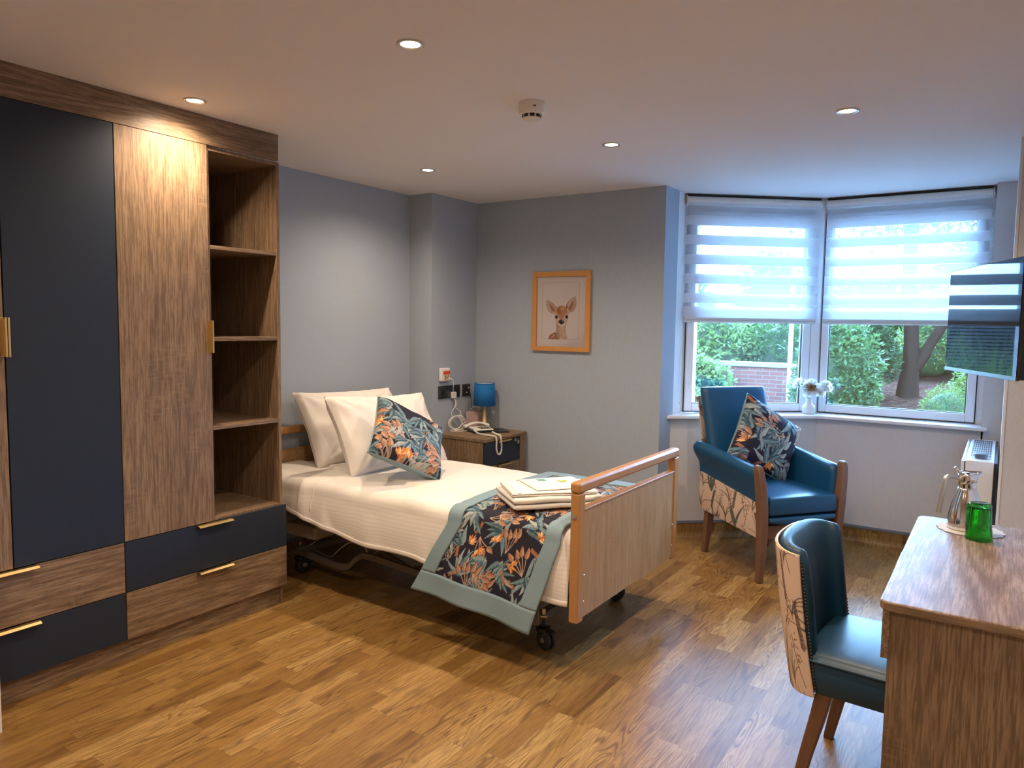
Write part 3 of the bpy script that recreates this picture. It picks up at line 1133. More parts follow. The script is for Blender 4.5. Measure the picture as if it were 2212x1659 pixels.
cbl = smoothpath([(.30, 2.86, .155), (.42, 2.84, .150), (.54, 2.82, .150), (.60, 2.83, .20), (.66, 2.86, .245), (.72, 2.90, .225), (.74, 2.93, .17), (.80, 3.0, .21), (.95, 3.05, .24)], 6)
t.part('power_cable', MB().tube(cbl, .0035, 6).tube(smoothpath([(.30, 2.86, .155), (.36, 2.92, .20), (.50, 2.97, .235), (.70, 3.0, .26), (.9, 3.06, .25)], 6), .0035, 6), 'satin', smooth=True, label='grey cable looped under the bed')
t.part('mattress', MB().box(.07, 2.195, 2.69, 3.585, .411, .592), 'cotton', bevel=.04, seg=4)


def caster(cx, cy, ang):
    M = Matrix.Translation((cx, cy, 0)) @ Matrix.Rotation(ang, 4, 'Z')
    q = t.part('castor', MB().lathe([(.004, -.022), (.038, -.022), (.046, -.018), (.0475, -.012), (.046, -.006), (.004, -.006)], (.018, 0, .0475), 28, 'y')
               .lathe([(.004, .006), (.046, .006), (.0475, .012), (.046, .018), (.038, .022), (.004, .022)], (.018, 0, .0475), 28, 'y'), 'rubber', M=M, bevel=.001)
    t.part('fork', MB().lathe([(.0001, 0), (.026, 0), (.034, .012), (.034, .028), (.0001, .034)], (0, 0, .072), 18).tube([(0, 0, .10), (0, 0, .15)], .009, 10), 'black', q, M=M)
    t.part('brake_pedal', MB().box(.03, .072, -.016, .016, .088, .098), 'black', q, M=M, bevel=.003)
    t.part('wheel_hub', MB().lathe([(.0001, 0), (.012, 0), (.014, .002), (.0001, .004)], (.018, -.0265, .0475), 14, 'y'), 'alu', q, M=M)
    t.part('bolt', MB().lathe([(.0001, .150), (.020, .150), (.020, .157), (.009, .158), (.009, .185), (.0001, .185)], (0, 0, 0), 12), 'satin', q, M=M)


caster(1.965, 2.80, R(-20))
caster(1.96, 3.53, R(15))
caster(.27, 2.83, R(80))
caster(.27, 3.52, R(80))

# white striped duvet
HX = [.05, .25, .416, .639, .951, 1.37, 1.8, 2.0, 2.2]
HZ = [.52, .49, .462, .405, .368, .352, .322, .315, .325]


def bed_profile(x, s, lift=0.0, hem=None, flare=.0):
    """s 0..1 across the bed from the near hem, over the top, to the far hem; returns (y, z)"""
    zt = .617 + lift
    zh = interp(x, HX, HZ) if hem is None else hem
    yn, yf = 2.632 - flare, 3.615
    rad = .062
    near = zt - rad - zh
    top = (yf - rad) - (2.632 + rad)
    far = .24
    arc = rad * PI / 2
    L = near + arc + top + arc + far
    d = s * L
    if d < near:
        k = 1 - d / near
        return yn + flare * (1 - k) - .012 * math.sin(k * PI) - .018 * k * k - lift, zh + d
    d -= near
    if d < arc:
        a = d / rad
        return 2.632 - lift + rad - (rad + lift * .0) * math.cos(a), zt - rad + rad * math.sin(a)
    d -= arc
    if d < top:
        return 2.632 + rad + d, zt
    d -= top
    if d < arc:
        a = d / rad
        return yf - rad + rad * math.sin(a) + lift, zt - rad + rad * math.cos(a)
    d -= arc
    return yf + lift, zt - rad - d


def duvet_pt(u, v):
    x = .068 + 2.128 * u
    y, z = bed_profile(x, v)
    w = noise.noise(Vector((x * 3.1, y * 3.7, z * 4))) * .012 + noise.noise(Vector((x * 9, y * 8, z * 7 + 3))) * .005
    # folds where the turned back sheet hangs
    if v < .34:
        w += .010 * math.sin(x * 34 + 4 * z) * math.exp(-((x - .5) / .25) ** 2) * (1 - v / .34)
        w += .007 * math.sin(x * 17 + 6 * z) * (1 - v / .34)
        return (x, y - abs(w) * .6 - w * .5, z + .006 * math.sin(x * 11))
    dome = .012 * math.sin(PI * min(1, max(0, (y - 2.64) / .98)))
    fade = min(1, (x - .03) / .25) if x < .3 else 1
    return (x, y, z + (w * .6 + dome) * fade - (.02 * (1 - fade)))


du = MB().grid(duvet_pt, 130, 120)
t2 = Thing('duvet', 'white satin striped duvet spread over the bed', 'duvet', (1.15, 3.12, .6))
dv = t2.part('cover', du, 'sheet', smooth=True, solid=.008, fixn=False)
fold = MB()
fold.grid(lambda u, v: (lambda p: (p[0], p[1] - .007 * math.sin(PI * min(1, v * 6)) - .004, p[2] - .010 + .022 * v))(duvet_pt(u, 0.0)), 130, 3)
t2.part('hem', fold, 'sheet', smooth=True, solid=.006, fixn=False)
t2.part('turnback_seam', MB().tube([tuple(Vector(duvet_pt((.62 - .068 + .12 * (v - .1)) / 2.128, v)) + Vector((0, -.004, .004))) for v in [i / 60 for i in range(2, 47)]], .003, 6), 'cotton', smooth=True)

# floral bed runner with duck egg border
RN = 340
canvas_run = floral(560, 900, 11, 620)


def runner_pt(u, v, lift=.014):
    hem = .238 - .058 * u
    s = v * .80
    y0, z0 = bed_profile(1.6, s, lift, hem, .055)
    k = max(0.0, (.56 - z0) / .33) if y0 < 2.8 else 0.0
    xl = 1.555 - .165 * k
    xr = 2.150 - .085 * k
    if y0 > 2.8:
        w_ = (y0 - 2.8) / .8
        xl = 1.555 - .04 * w_
        xr = 2.150 + .03 * w_
    x = xl + (xr - xl) * u
    q = noise.noise(Vector((x * 5, y0 * 5, z0 * 6 + 9))) * .006
    if y0 < 2.72:
        y0 -= .008 * math.sin(x * 19 + 1.0) * k + .004 * k
    else:
        z0 += .012 * math.sin(PI * min(1, max(0, (y0 - 2.64) / .98)))
    # quilting swell
    z0 += .004 * math.sin(u * PI)
    return (x, y0 - q * (1 if y0 < 2.72 else 0), z0 + q)


def painted_grid(thing, name, fn, nu, nv, canvas, mat, parent=None, uvf=None, **kw):
    mb = MB().grid(fn, nu, nv)
    o = thing.part(name, mb, mat, parent, smooth=True, fixn=False, **kw)
    uv = uvgrid(nu, nv)
    if uvf:
        uv = uvf(uv)
    paint(o, canvas, uv)
    return o


t = Thing('bed_runner', 'navy floral bed runner with duck egg border across the foot of the bed', 'bed runner', (1.85, 3.1, .6))
ub, vb = .125, .072
painted_grid(t, 'floral_panel', lambda u, v: runner_pt(ub + (1 - 2 * ub) * u, vb + (1 - 2 * vb) * v), 300, 560, canvas_run, 'floral', uvf=lambda uv: np.stack([uv[:, 0] * .72, 1 - uv[:, 1]], 1))
for (u0, u1, v0, v1) in ((0, ub, vb, 1 - vb), (1 - ub, 1, vb, 1 - vb), (0, 1, 0, vb), (0, 1, 1 - vb, 1)):
    def bp(u, v, u0=u0, u1=u1, v0=v0, v1=v1):
        p = Vector(runner_pt(u0 + (u1 - u0) * u, v0 + (v1 - v0) * v, .0175))
        return tuple(p)
    nu = 10 if u1 - u0 < .5 else 60
    nv = 8 if v1 - v0 < .3 else 110
    t.part('border', MB().grid(bp, nu, nv), 'duckegg', smooth=True, solid=.008, fixn=False)


# ------------------------------------------------------------------ pillows and cushions
def frame_matrix(c, rt, up, n):
    rt, up, n = Vector(rt).normalized(), Vector(up), Vector(n)
    n = rt.cross(up).normalized()
    up = n.cross(rt)
    return Matrix(((rt.x, up.x, n.x, c[0]), (rt.y, up.y, n.y, c[1]), (rt.z, up.z, n.z, c[2]), (0, 0, 0, 1)))


def pillow_fn(sx, sy, T, seed, ear=.07, wr=.006, side=1, skew=0.0, sag=0.0, power=.42):
    def f(u, v):
        a, b = 2 * u - 1, 2 * v - 1
        x = a * sx / 2 * (1 - ear * (1 - b * b))
        y = b * sy / 2 * (1 - ear * (1 - a * a)) + skew * a * b
        e = max(0.0, (1 - a ** 4)) ** power * max(0.0, (1 - b ** 4)) ** power
        h = T / 2 * e * (1 + sag * -b)
        r = math.hypot(abs(a) - 1, abs(b) - 1)
        an = math.atan2(1 - abs(b), 1 - abs(a))
        w = wr * math.sin(an * 13 + seed) * math.exp(-r * 2.2) * min(1, r * 4)
        w += wr * 1.5 * noise.noise(Vector((x * 7 + seed, y * 9, side))) + wr * noise.noise(Vector((x * 18 + seed, y * 5, side)))
        return (x, y, side * (h + (w if e > .05 else w * e * 10)))
    return f


def white_pillow(c, rt, up, sx, sy, T, seed, lab):
    M = frame_matrix(c, rt, up, None or (0, 0, 1))
    t = Thing('pillow', lab, 'pillow', M=M, group='white pillows at the head of the bed')
    mb = MB()
    mb.grid(pillow_fn(sx, sy, T, seed, wr=.009, side=1, sag=.15), 56, 40)
    mb.grid(pillow_fn(sx, sy, T, seed + 2, wr=.009, side=-1, sag=.15), 56, 40)
    o = t.part('pillowcase', mb, 'cotton', smooth=True)
    t.part('seam', MB().tube([pillow_fn(sx, sy, 0, 0, wr=0)(u, v) for u, v in [(i / 20, 0) for i in range(21)] + [(1, i / 20) for i in range(1, 21)] + [(1 - i / 20, 1) for i in range(1, 21)]], .002, 6), 'cotton', smooth=True)
    return t


white_pillow((.235, 3.315, .822), (.06, .998, -.02), (-.50, .03, .86), .79, .50, .17, 1, 'plump white pillow leaning on the headboard behind the front pillow')
white_pillow((.600, 3.235, .822), (.06, .997, -.035), (-.50, .05, .86), .79, .50, .17, 5, 'plump white pillow in front, directly behind the floral cushion')


def cushion(c, rt, up, sx, sy, T, seed, canvas, lab, skew=0.0, ear=.06):
    M = frame_matrix(c, rt, up, None or (0, 0, 1))
    t = Thing('cushion', lab, 'cushion', M=M, group='navy floral scatter cushions')
    n = 230
    painted_grid(t, 'floral_front', pillow_fn(sx, sy, T, seed, ear, .004, 1, skew), n, n, canvas, 'floral', uvf=lambda uv: np.stack([uv[:, 0], 1 - uv[:, 1]], 1))
    t.part('plain_back', MB().grid(pillow_fn(sx, sy, T, seed, ear, .004, -1, skew), 40, 40), 'duckegg', smooth=True, fixn=False)
    f0 = pillow_fn(sx, sy, 0, 0, ear, 0, 1, skew)
    rim = [f0(i / 24, 0) for i in range(24)] + [f0(1, i / 24) for i in range(24)] + [f0(1 - i / 24, 1) for i in range(24)] + [f0(0, 1 - i / 24) for i in range(25)]
    t.part('piping', MB().tube(rim, .0048, 8), 'duckegg', smooth=True)
    return t


cushion((.935, 3.025, .835), (.5036, .7396, -.4466), (-.4926, .6705, .5548), .43, .43, .15, 3, floral(270, 270, 4, 620),
        'navy floral cushion tilted against the front white pillow on the bed', skew=-.012)
cushion((2.407, 4.776, .762), (.649, .5882, -.4826), (.0937, .5677, .8179), .44, .43, .15, 8, floral(270, 270, 23, 620),
        'navy floral cushion standing on one corner in the blue armchair', skew=-.012)

# ------------------------------------------------------------------ towels
def folded(x0, x1, y0, y1, z0, th, layers, seed, amp=.004):
    """a folded towel: rounded fold on one side, layers visible on the other"""
    mb = MB()
    lh = th / layers
    for k in range(layers):
        zc = z0 + lh * (k + .5)
        rings = []
        nx = 26
        for i in range(nx + 1):
            x = x0 + (x1 - x0) * i / nx
            e = min(1, min(i, nx - i) / 1.5 + .5)
            ring = []
            for j in range(28):
                a = 2 * PI * j / 28
                ca, sa = math.cos(a), math.sin(a)
                yy = (y0 + y1) / 2 + (y1 - y0) / 2 * (abs(ca) ** .22) * (1 if ca > 0 else -1)
                zz = zc + lh * .53 * (abs(sa) ** .45) * (1 if sa > 0 else -1) * e
                nn = noise.noise(Vector((x * 9 + seed, yy * 9, k * 3.0))) * amp
                ring.append((x, yy, zz + nn))
            rings.append(ring)
        mb.loft(rings)
    return mb


ANG = R(50)
TB = Vector((1.905, 2.925, .652))
t = Thing('bath_towel', 'thick white folded bath towel lying on the floral runner', 'towel', TB, ANG, group='folded towels on the bed', world=False)
t.part('terry_cloth', folded(-.215, .215, -.155, .155, 0, .052, 2, 1), 't' if False else 'towel', smooth=True)
t = Thing('hand_towel', 'thinner white folded hand towel on top of the bath towel', 'towel', TB + Vector((-.005, .005, .054)), ANG - R(3), group='folded towels on the bed', world=False)
t.part('terry_cloth', folded(-.205, .20, -.135, .135, 0, .017, 2, 4, .003), 'cotton', smooth=True)
t.part('woven_band', MB().box(-.180, -.165, -.134, .134, .0155, .0195), 'cotton')
t = Thing('face_cloth', 'small white folded face cloth with teal and green emblems, topmost of the towels', 'towel', TB + Vector((.0, .03, .072)), ANG + R(4), group='folded towels on the bed', world=False)
t.part('terry_cloth', folded(-.12, .16, -.11, .13, 0, .007, 1, 6, .003), 'cotton', smooth=True)
em = MB().box(-.045, -.005, .055, .095, .0085, .0100)
for k in range(3):
    em.box(-.040, -.012, .060 + k * .012, .063 + k * .012, .0100, .0112)
t.part('teal_emblem', em, 'teal_emblem', label='teal rectangular emblem')
em = MB()
for k, (cx, cy, r, sx_) in enumerate(((.062, .020, .016, 1.0), (.078, .032, .011, 1.3), (.050, .034, .009, 1.2))):
    em.lathe([(.0001, 0), (r, 0), (r * .9, .0012), (.0001, .0014)], (cx, cy, .0085), 16)
t.part('green_emblem', em, 'green_emblem', label='green leaf emblem')

# ------------------------------------------------------------------ bedside cabinet and what stands on it
NX0, NX1, NY0, NY1, NZ = .218, .705, 4.078, 4.605, .68
t = Thing('bedside_cabinet', 'oak effect bedside cabinet with navy top drawer and gold handles', 'cabinet', (.46, 4.34, 0))
t.part('top', MB().box(NX0, NX1 + .004, NY0 - .004, NY1, NZ - .022, NZ), 'oak_y', bevel=.0015)
t.part('body', MB().box(NX0, NX1 - .02, NY0, NY0 + .018, 0, NZ - .022).box(NX0, NX1 - .001, NY1 - .085, NY1 - .004, 0, NZ - .022).box(NX0, NX0 + .012, NY0 + .018, NY1 - .085, .05, NZ - .022)
       .box(NX0 + .02, NX1 - .05, NY0 + .018, NY1 - .085, .05, .07).box(NX1 - .07, NX1 - .05, NY0 + .018, NY1 - .085, 0, .07), 'oak_z', bevel=.001)
for z0, z1, mt in ((.487, .655, 'navy'), (.280, .483, 'oak_y'), (.073, .276, 'oak_y')):
    d = t.part('drawer', MB().box(NX1 - .02, NX1 - .001, NY0 + .001, NY1 - .087, z0, z1), mt, bevel=.001, label='navy drawer' if mt == 'navy' else 'oak effect drawer')
    yc = (NY0 + NY1 - .087) / 2
    t.part('handle', MB().box(NX1 - .012, NX1 + .020, yc - .08, yc + .08, z1 - .002, z1).box(NX1 + .018, NX1 + .020, yc - .08, yc + .08, z1 - .012, z1), 'brass', d, bevel=.0005)
    if mt == 'navy':
        t.part('lock', MB().lathe([(.0001, 0), (.012, 0), (.012, .004), (.0001, .0045)], (NX1 - .002, NY1 - .150, .634), 18, 'x'), 'satin', d)
t = Thing('key_bunch', 'small keys hanging from the lock of the bedside drawer', 'keys', (NX1 + .002, NY1 - .150, .634))
t.part('key', MB().box(NX1 + .004, NX1 + .024, NY1 - .151, NY1 - .149, .628, .640).box(NX1 + .022, NX1 + .026, NY1 - .158, NY1 - .142, .610, .636), 'satin')
t.part('key', MB().box(NX1 + .020, NX1 + .023, NY1 - .135, NY1 - .119, .590, .612).box(NX1 + .020, NX1 + .023, NY1 - .130, NY1 - .124, .568, .590), 'black', label='black headed spare key')
ring = [(NX1 + .022, NY1 - .140 + .012 * math.cos(a), .618 + .012 * math.sin(a)) for a in [i * PI / 8 for i in range(17)]]
t.part('key_ring', MB().tube(ring, .001, 6), 'satin')

LX, LY = .385, 4.505
t = Thing('table_lamp', 'small table lamp with bright blue drum shade and brass flared base', 'lamp', (LX, LY, NZ), world=False)
t.part('base', MB().lathe([(.0001, 0), (.052, 0), (.053, .004), (.049, .010), (.038, .022), (.030, .040), (.0225, .065), (.0165, .095), (.0125, .130), (.011, .175), (.0001, .175)], n=40), 'brass', smooth=True)
t.part('bulb', MB().sphere((0, 0, .24), .028, 16, 10, (1, 1, 1.3)).lathe([(.0001, .172), (.013, .172), (.013, .215), (.0001, .215)], n=16), 'plastic', smooth=True)
sh = t.part('lamp_shade', MB().lathe([(.084, .180), (.0765, .350)], n=48, cap=False), 'shade', smooth=True, solid=.002)
t.part('shade_lining', MB().lathe([(.0815, .182), (.074, .348)], n=48, cap=False), 'white', sh, smooth=True)
t.part('shade_rim', MB().lathe([(.0768, .346), (.0785, .347), (.0785, .351), (.0768, .352)], n=48, cap=False), 'shade', sh)
t.part('shade_ring', MB().tube([(.074 * math.cos(a) * k, .074 * math.sin(a) * k, .342) for a, k in [(0, 1), (0, 0), (PI * .66, 0), (PI * .66, 1)]], .0012, 6), 'satin', sh)

# telephone
t = Thing('telephone', 'corded desk telephone with cream handset, white keypad and black base', 'telephone', (.425, 4.385, NZ), R(-28), world=False)
PHS = Matrix.Diagonal((.9, .88, .72, 1))
t.part('base', MB().prism([(-.085, -.10), (.10, -.10), (.11, -.06), (.11, .085), (-.085, .10)], .0, .026), 'black', bevel=.006, seg=3, M=PHS)
t.part('keypad_plate', MB().add([(-.02, -.08, .024), (.105, -.08, .024), (.105, .088, .024), (-.02, .088, .024), (-.03, -.08, .046), (.098, -.08, .034), (.098, .088, .034), (-.03, .088, .046)],
                                [(0, 3, 2, 1), (4, 5, 6, 7), (0, 1, 5, 4), (1, 2, 6, 5), (2, 3, 7, 6), (3, 0, 4, 7)]), 'plastic', bevel=.003, M=PHS)
for i in range(4):
    for j in range(4):
        x = .005 + i * .022
        y = -.020 + j * .024
        z = .046 - (x + .03) / .128 * .012
        t.part('key_button', MB().box(x, x + .014, y, y + .016, z - .001, z + .0035), 'black', bevel=.0015, M=PHS)
hs = smoothpath([(-.052, -.115, .052), (-.052, -.085, .062), (-.052, -.04, .076), (-.052, 0, .080), (-.052, .04, .076), (-.052, .085, .062), (-.052, .115, .052)], 5)
mb = MB()
rings = []
nh = len(hs)
for i, p in enumerate(hs):
    e = abs(i / (nh - 1) - .5) * 2
    w = .020 + .012 * e ** 4 if e < .96 else .024
    hh = .010 + .012 * e ** 3 if e < .96 else .012
    rings.append([(p.x + w * (abs(math.cos(a)) ** .6) * (1 if math.cos(a) > 0 else -1), p.y, p.z - (hh * .4 if e > .5 else 0) + hh * (abs(math.sin(a)) ** .7) * (1 if math.sin(a) > 0 else -1)) for a in [2 * PI * k / 16 for k in range(16)]])
t.part('handset', mb.loft(rings), 'plastic', smooth=True, label='cream handset', M=PHS)
# curly cord hanging over the cabinet edge
Mi = (Matrix.Translation((.425, 4.385, NZ)) @ Matrix.Rotation(R(-28), 4, 'Z')).inverted()
cp = smoothpath([Mi @ Vector(p) for p in [(.470, 4.262, .705), (.53, 4.235, .690), (.60, 4.215, .690), (.665, 4.20, .691), (.715, 4.185, .690), (.729, 4.180, .660), (.729, 4.178, .610), (.729, 4.195, .570), (.730, 4.220, .563),
                                         (.729, 4.240, .585), (.729, 4.240, .630), (.727, 4.235, .672), (.710, 4.25, .690), (.65, 4.29, .690), (.585, 4.33, .695)]], 40)
hel = []
for i, p in enumerate(cp):
    tg = (cp[min(i + 1, len(cp) - 1)] - cp[max(0, i - 1)])
    tg = tg.normalized() if tg.length > 1e-9 else Vector((0, 0, 1))
    a_ = tg.orthogonal().normalized()
    b_ = tg.cross(a_)
    an = i * 1.05
    hel.append(p + (a_ * math.cos(an) + b_ * math.sin(an)) * .0052)
t.part('curly_cord', MB().tube(hel, .0023, 6), 'plastic', smooth=True)

# tissue box, tablet folder
t = Thing('tissue_box', 'pale pink cube tissue box behind the blue lamp', 'tissue box', (.283, 4.525, NZ), R(8), world=False)
t.part('carton', MB().box(-.052, .052, -.055, .055, 0, .125), 'tissuebox', bevel=.002)
ts = MB()
ts.grid(lambda u, v: (.040 * (u - .5) * 2 * (1 - v * .5) + .01 * math.sin(v * 7), .034 * (v * 1.2 - .5) + .012 * math.sin(u * 8), .120 + .075 * math.sin(PI * (u * .8 + .1)) * (.35 + .65 * math.sin(v * 3 + .4))), 14, 14)
t.part('tissue', ts, 'tissue', smooth=True, solid=.0015)
t = Thing('folder', 'flat black folder lying between the telephone and the lamp', 'folder', (.535, 4.475, NZ), R(-38), world=False)
t.part('cover', MB().box(-.09, .09, -.062, .062, .0005, .010), 'black', bevel=.003)
t.part('label_tab', MB().box(.055, .085, .0, .04, .0101, .0115), 'nickel')

# coil of white flex
t = Thing('cable_coil', 'loose coil of white flex beside the telephone', 'cable', (.262, 4.30, NZ + .03))
cpts = []
for k in range(5):
    for i in range(16):
        a = 2 * PI * i / 16
        rr = .052 + .008 * math.sin(k * 2.1)
        cpts.append((.268 + .012 * math.sin(k * 1.7) + rr * .5 * math.cos(a), 4.315 + rr * math.cos(a) * .9 + .008 * k - .02, NZ + .056 + rr * math.sin(a) * .95))
cpts += [(.33, 4.36, NZ + .02), (.37, 4.30, NZ + .008), (.30, 4.22, NZ + .006), (.26, 4.27, NZ + .006), (.32, 4.36, NZ + .006), (.36, 4.42, NZ + .008)]
t.part('flex', MB().tube(smoothpath(cpts, 3), .0026, 6), 'plastic', smooth=True)

# ------------------------------------------------------------------ wall devices on the pilaster (face x = XP)
t = Thing('nurse_call_unit', 'white nurse call unit with red strip above the sockets', 'call unit', (XP, 4.222, 1.10))
t.part('case', MB().box(XP, XP + .030, 4.166, 4.275, 1.050, 1.150), 'plastic', bevel=.012, seg=4)
t.part('red_strip', MB().box(XP + .030, XP + .0315, 4.190, 4.268, 1.102, 1.128).box(XP + .0315, XP + .033, 4.226, 4.230, 1.107, 1.123), 'red', label='red call strip')
jp = t.part('socket_plate', MB().box(XP + .030, XP + .0315, 4.200, 4.262, 1.060, 1.100), 'cream', label='cream socket plate')
for (yy, zz) in ((4.212, 1.090), (4.246, 1.090), (4.212, 1.070), (4.228, 1.080)):
    t.part('jack', MB().box(XP + .0315, XP + .0325, yy - .006, yy + .006, zz - .004, zz + .004), 'black', jp)
t.part('lead_plug', MB().box(XP + .0315, XP + .050, 4.246, 4.262, 1.064, 1.076), 'plastic', jp, bevel=.003)
t.part('lead', MB().tube(smoothpath([(XP + .050, 4.254, 1.070), (XP + .062, 4.266, 1.060), (XP + .055, 4.277, 1.02), (XP + .048, 4.283, .985), (XP + .046, 4.287, .950)], 6), .0022, 6), 'plastic', jp, smooth=True)
t = Thing('wall_socket', 'wide black nickel socket and switch plate on the pilaster', 'socket', (XP, 4.29, .968))
t.part('plate', MB().box(XP, XP + .007, 4.164, 4.420, .920, 1.016), 'nickel', bevel=.0015)
t.part('switch_rocker', MB().box(XP + .007, XP + .011, 4.208, 4.228, .950, .985), 'black', bevel=.001)
for yy in (4.334, 4.402):
    t.part('switch_rocker', MB().box(XP + .007, XP + .010, yy - .008, yy + .008, .985, 1.004), 'black', bevel=.001)
hol = MB()
for yy in (4.385,):
    hol.box(XP + .007, XP + .0078, yy - .004, yy + .004, .960, .972).box(XP + .007, XP + .0078, yy - .018, yy - .008, .940, .948).box(XP + .007, XP + .0078, yy + .008, yy + .018, .940, .948)
t.part('socket_hole', hol, 'black')
for yy in (4.178, 4.262, 4.300, 4.412):
    t.part('screw', MB().lathe([(.0001, 0), (.003, 0), (.003, .001), (.0001, .0012)], (XP + .007, yy, .968), 10, 'x'), 'steel')
t = Thing('mains_plug', 'white plug in the wide socket plate with flexes hanging to the cabinet', 'plug', (XP + .007, 4.322, .945))
pb = t.part('plug_body', MB().box(XP + .0075, XP + .036, 4.300, 4.346, .918, .966), 'plastic', bevel=.008, seg=3)
t.part('flex', MB().tube(smoothpath([(XP + .025, 4.322, .918), (XP + .03, 4.335, .89), (XP + .035, 4.318, .85), (XP + .03, 4.29, .81), (XP + .035, 4.305, .76), (XP + .05, 4.33, .72)], 8), .0024, 6)
       .tube(smoothpath([(XP + .025, 4.328, .918), (XP + .035, 4.348, .88), (XP + .035, 4.330, .85), (XP + .05, 4.365, .82), (XP + .06, 4.38, .77), (XP + .09, 4.40, .715), (XP + .12, 4.42, .70)], 8), .0024, 6), 'plastic', pb, smooth=True)
t = Thing('telephone_socket', 'small square black nickel data socket nearest the room corner', 'socket', (XP, 4.502, .968))
t.part('plate', MB().box(XP, XP + .007, 4.452, 4.550, .921, 1.014), 'nickel', bevel=.0015)
t.part('module', MB().box(XP + .007, XP + .010, 4.483, 4.535, .940, .996), 'black', bevel=.001)
for zz, yy in ((.985, 4.524), (.950, 4.500)):
    t.part('white_label', MB().box(XP + .010, XP + .0108, yy - .009, yy + .009, zz - .004, zz + .004), 'plastic')
t.part('lead', MB().tube(smoothpath([(XP + .012, 4.527, .962), (XP + .022, 4.533, .93), (XP + .02, 4.545, .88), (XP + .024, 4.545, .83), (XP + .03, 4.515, .79), (XP + .035, 4.46, .745), (XP + .05, 4.42, .705), (XP + .07, 4.40, .69)], 8), .0018, 6), 'black', smooth=True)

# bin against the back wall behind the bed
t = Thing('waste_bin', 'grey blue lidded bin at the back wall, just showing above the bed', 'bin', (.90, 4.42, 0), world=False)
t.part('body', MB().lathe([(.0001, 0), (.095, 0), (.105, .31), (.0001, .31)], n=32), 'bin', smooth=False, bevel=.003)
t.part('lid', MB().lathe([(.109, .308), (.109, .322), (.095, .345), (.055, .362), (.0001, .367)], n=32, cap=False), 'bin', smooth=True)


# ------------------------------------------------------------------ framed deer print
def deer():
    C = Canvas(300, 452, (.60, .54, .53))       # print area incl. mount; frame opening .408 x .508
    # mount line
    for a, b in (((33, 38), (258, 36)), ((258, 36), (258, 400)), ((258, 400), (33, 398)), ((33, 398), (33, 38))):
        C.stroke([a, b], 1.2, (.44, .35, .33))
    k = lambda x, y: ((x - 242) * 300 / 826.0, (y - 222) * 452 / 1195.0)
    tan, dk, pale = (.40, .20, .09), (.18, .07, .035), (.50, .36, .26)
    C.poly([k(*p) for p in [(445, 1288), (470, 1215), (530, 1180), (575, 1170), (580, 1080), (570, 1000), (750, 1000), (742, 1100), (745, 1190), (772, 1250), (776, 1288)]], (.36, .22, .14))
    C.poly([k(*p) for p in [(445, 1288), (470, 1215), (530, 1180), (570, 1175), (620, 1288)]], (.27, .10, .05))
    for i in range(14):
        C.ell(*k(500 + (i * 37) % 60, 1200 + (i * 23) % 80), 3.0, 2.2, (.60, .42, .30))
    C.poly([k(*p) for p in [(640, 1288), (620, 1120), (660, 1040), (740, 1040), (742, 1100), (745, 1190), (772, 1250), (776, 1288)]], pale)
    # ears
    for tip, base, w in ((((400, 615)), (560, 850), 46), ((888, 555), (775, 830), 50)):
        a, b = k(*tip), k(*base)
        C.leaf(b, a, w * 1.12, .0, (.22, .10, .06), (.30, .16, .10), tip=.72)
        C.leaf(b, a, w * .98, .0, (.50, .37, .30), (.44, .29, .22), tip=.72)
        mx_, my_ = (a[0] * .55 + b[0] * .45), (a[1] * .55 + b[1] * .45)
        C.leaf((b[0] * .85 + a[0] * .15, b[1] * .85 + a[1] * .15), (mx_ * .6 + a[0] * .4, my_ * .6 + a[1] * .4), w * .4, .05, (.30, .13, .08), (.36, .17, .11), (.16, .06, .04))
    # head
    C.poly([k(*p) for p in [(540, 830), (560, 760), (610, 722), (660, 712), (715, 728), (760, 780), (790, 840), (782, 900), (765, 960), (745, 1030), (700, 1065), (650, 1062), (600, 1045), (572, 990), (556, 920)]], pale)
    C.poly([k(*p) for p in [(556, 820), (575, 760), (615, 724), (660, 714), (712, 730), (752, 780), (765, 840), (715, 870), (690, 950), (650, 955), (615, 900), (590, 860)]], tan)
    C.poly([k(*p) for p in [(580, 780), (640, 735), (660, 830), (640, 870), (600, 850)]], (.33, .12, .055))
    C.ell(*k(675, 770), 14, 9, (.55, .32, .15), soft=.8)
    for ex, ey in ((578, 908), (750, 905)):
        C.ell(*k(ex, ey), 12, 15, (.58, .46, .38))
        C.ell(*k(ex, ey), 8.5, 12, (.012, .008, .008))
    C.ell(*k(665, 1015), 24, 19, (.58, .46, .38))
    C.ell(*k(663, 993), 18, 15, (.015, .012, .012))
    C.ell(*k(682, 972), 5, 3.4, (.35, .31, .30))
    C.ell(*k(636, 1020), 3.2, 3.2, (.5, .45, .42))
    C.ell(*k(698, 1020), 3.2, 3.2, (.5, .45, .42))
    C.poly([k(*p) for p in [(732, 755), (755, 690), (762, 765)]], (.16, .05, .03))
    rd = random.Random(3)
    for i in range(130):
        x, y = k(rd.uniform(585, 740), rd.uniform(1070, 1280))
        C.stroke([(x, y), (x + rd.uniform(-1, 1), y + 5)], .8, (.30, .17, .10) if i % 2 else (.52, .40, .30))
    return C


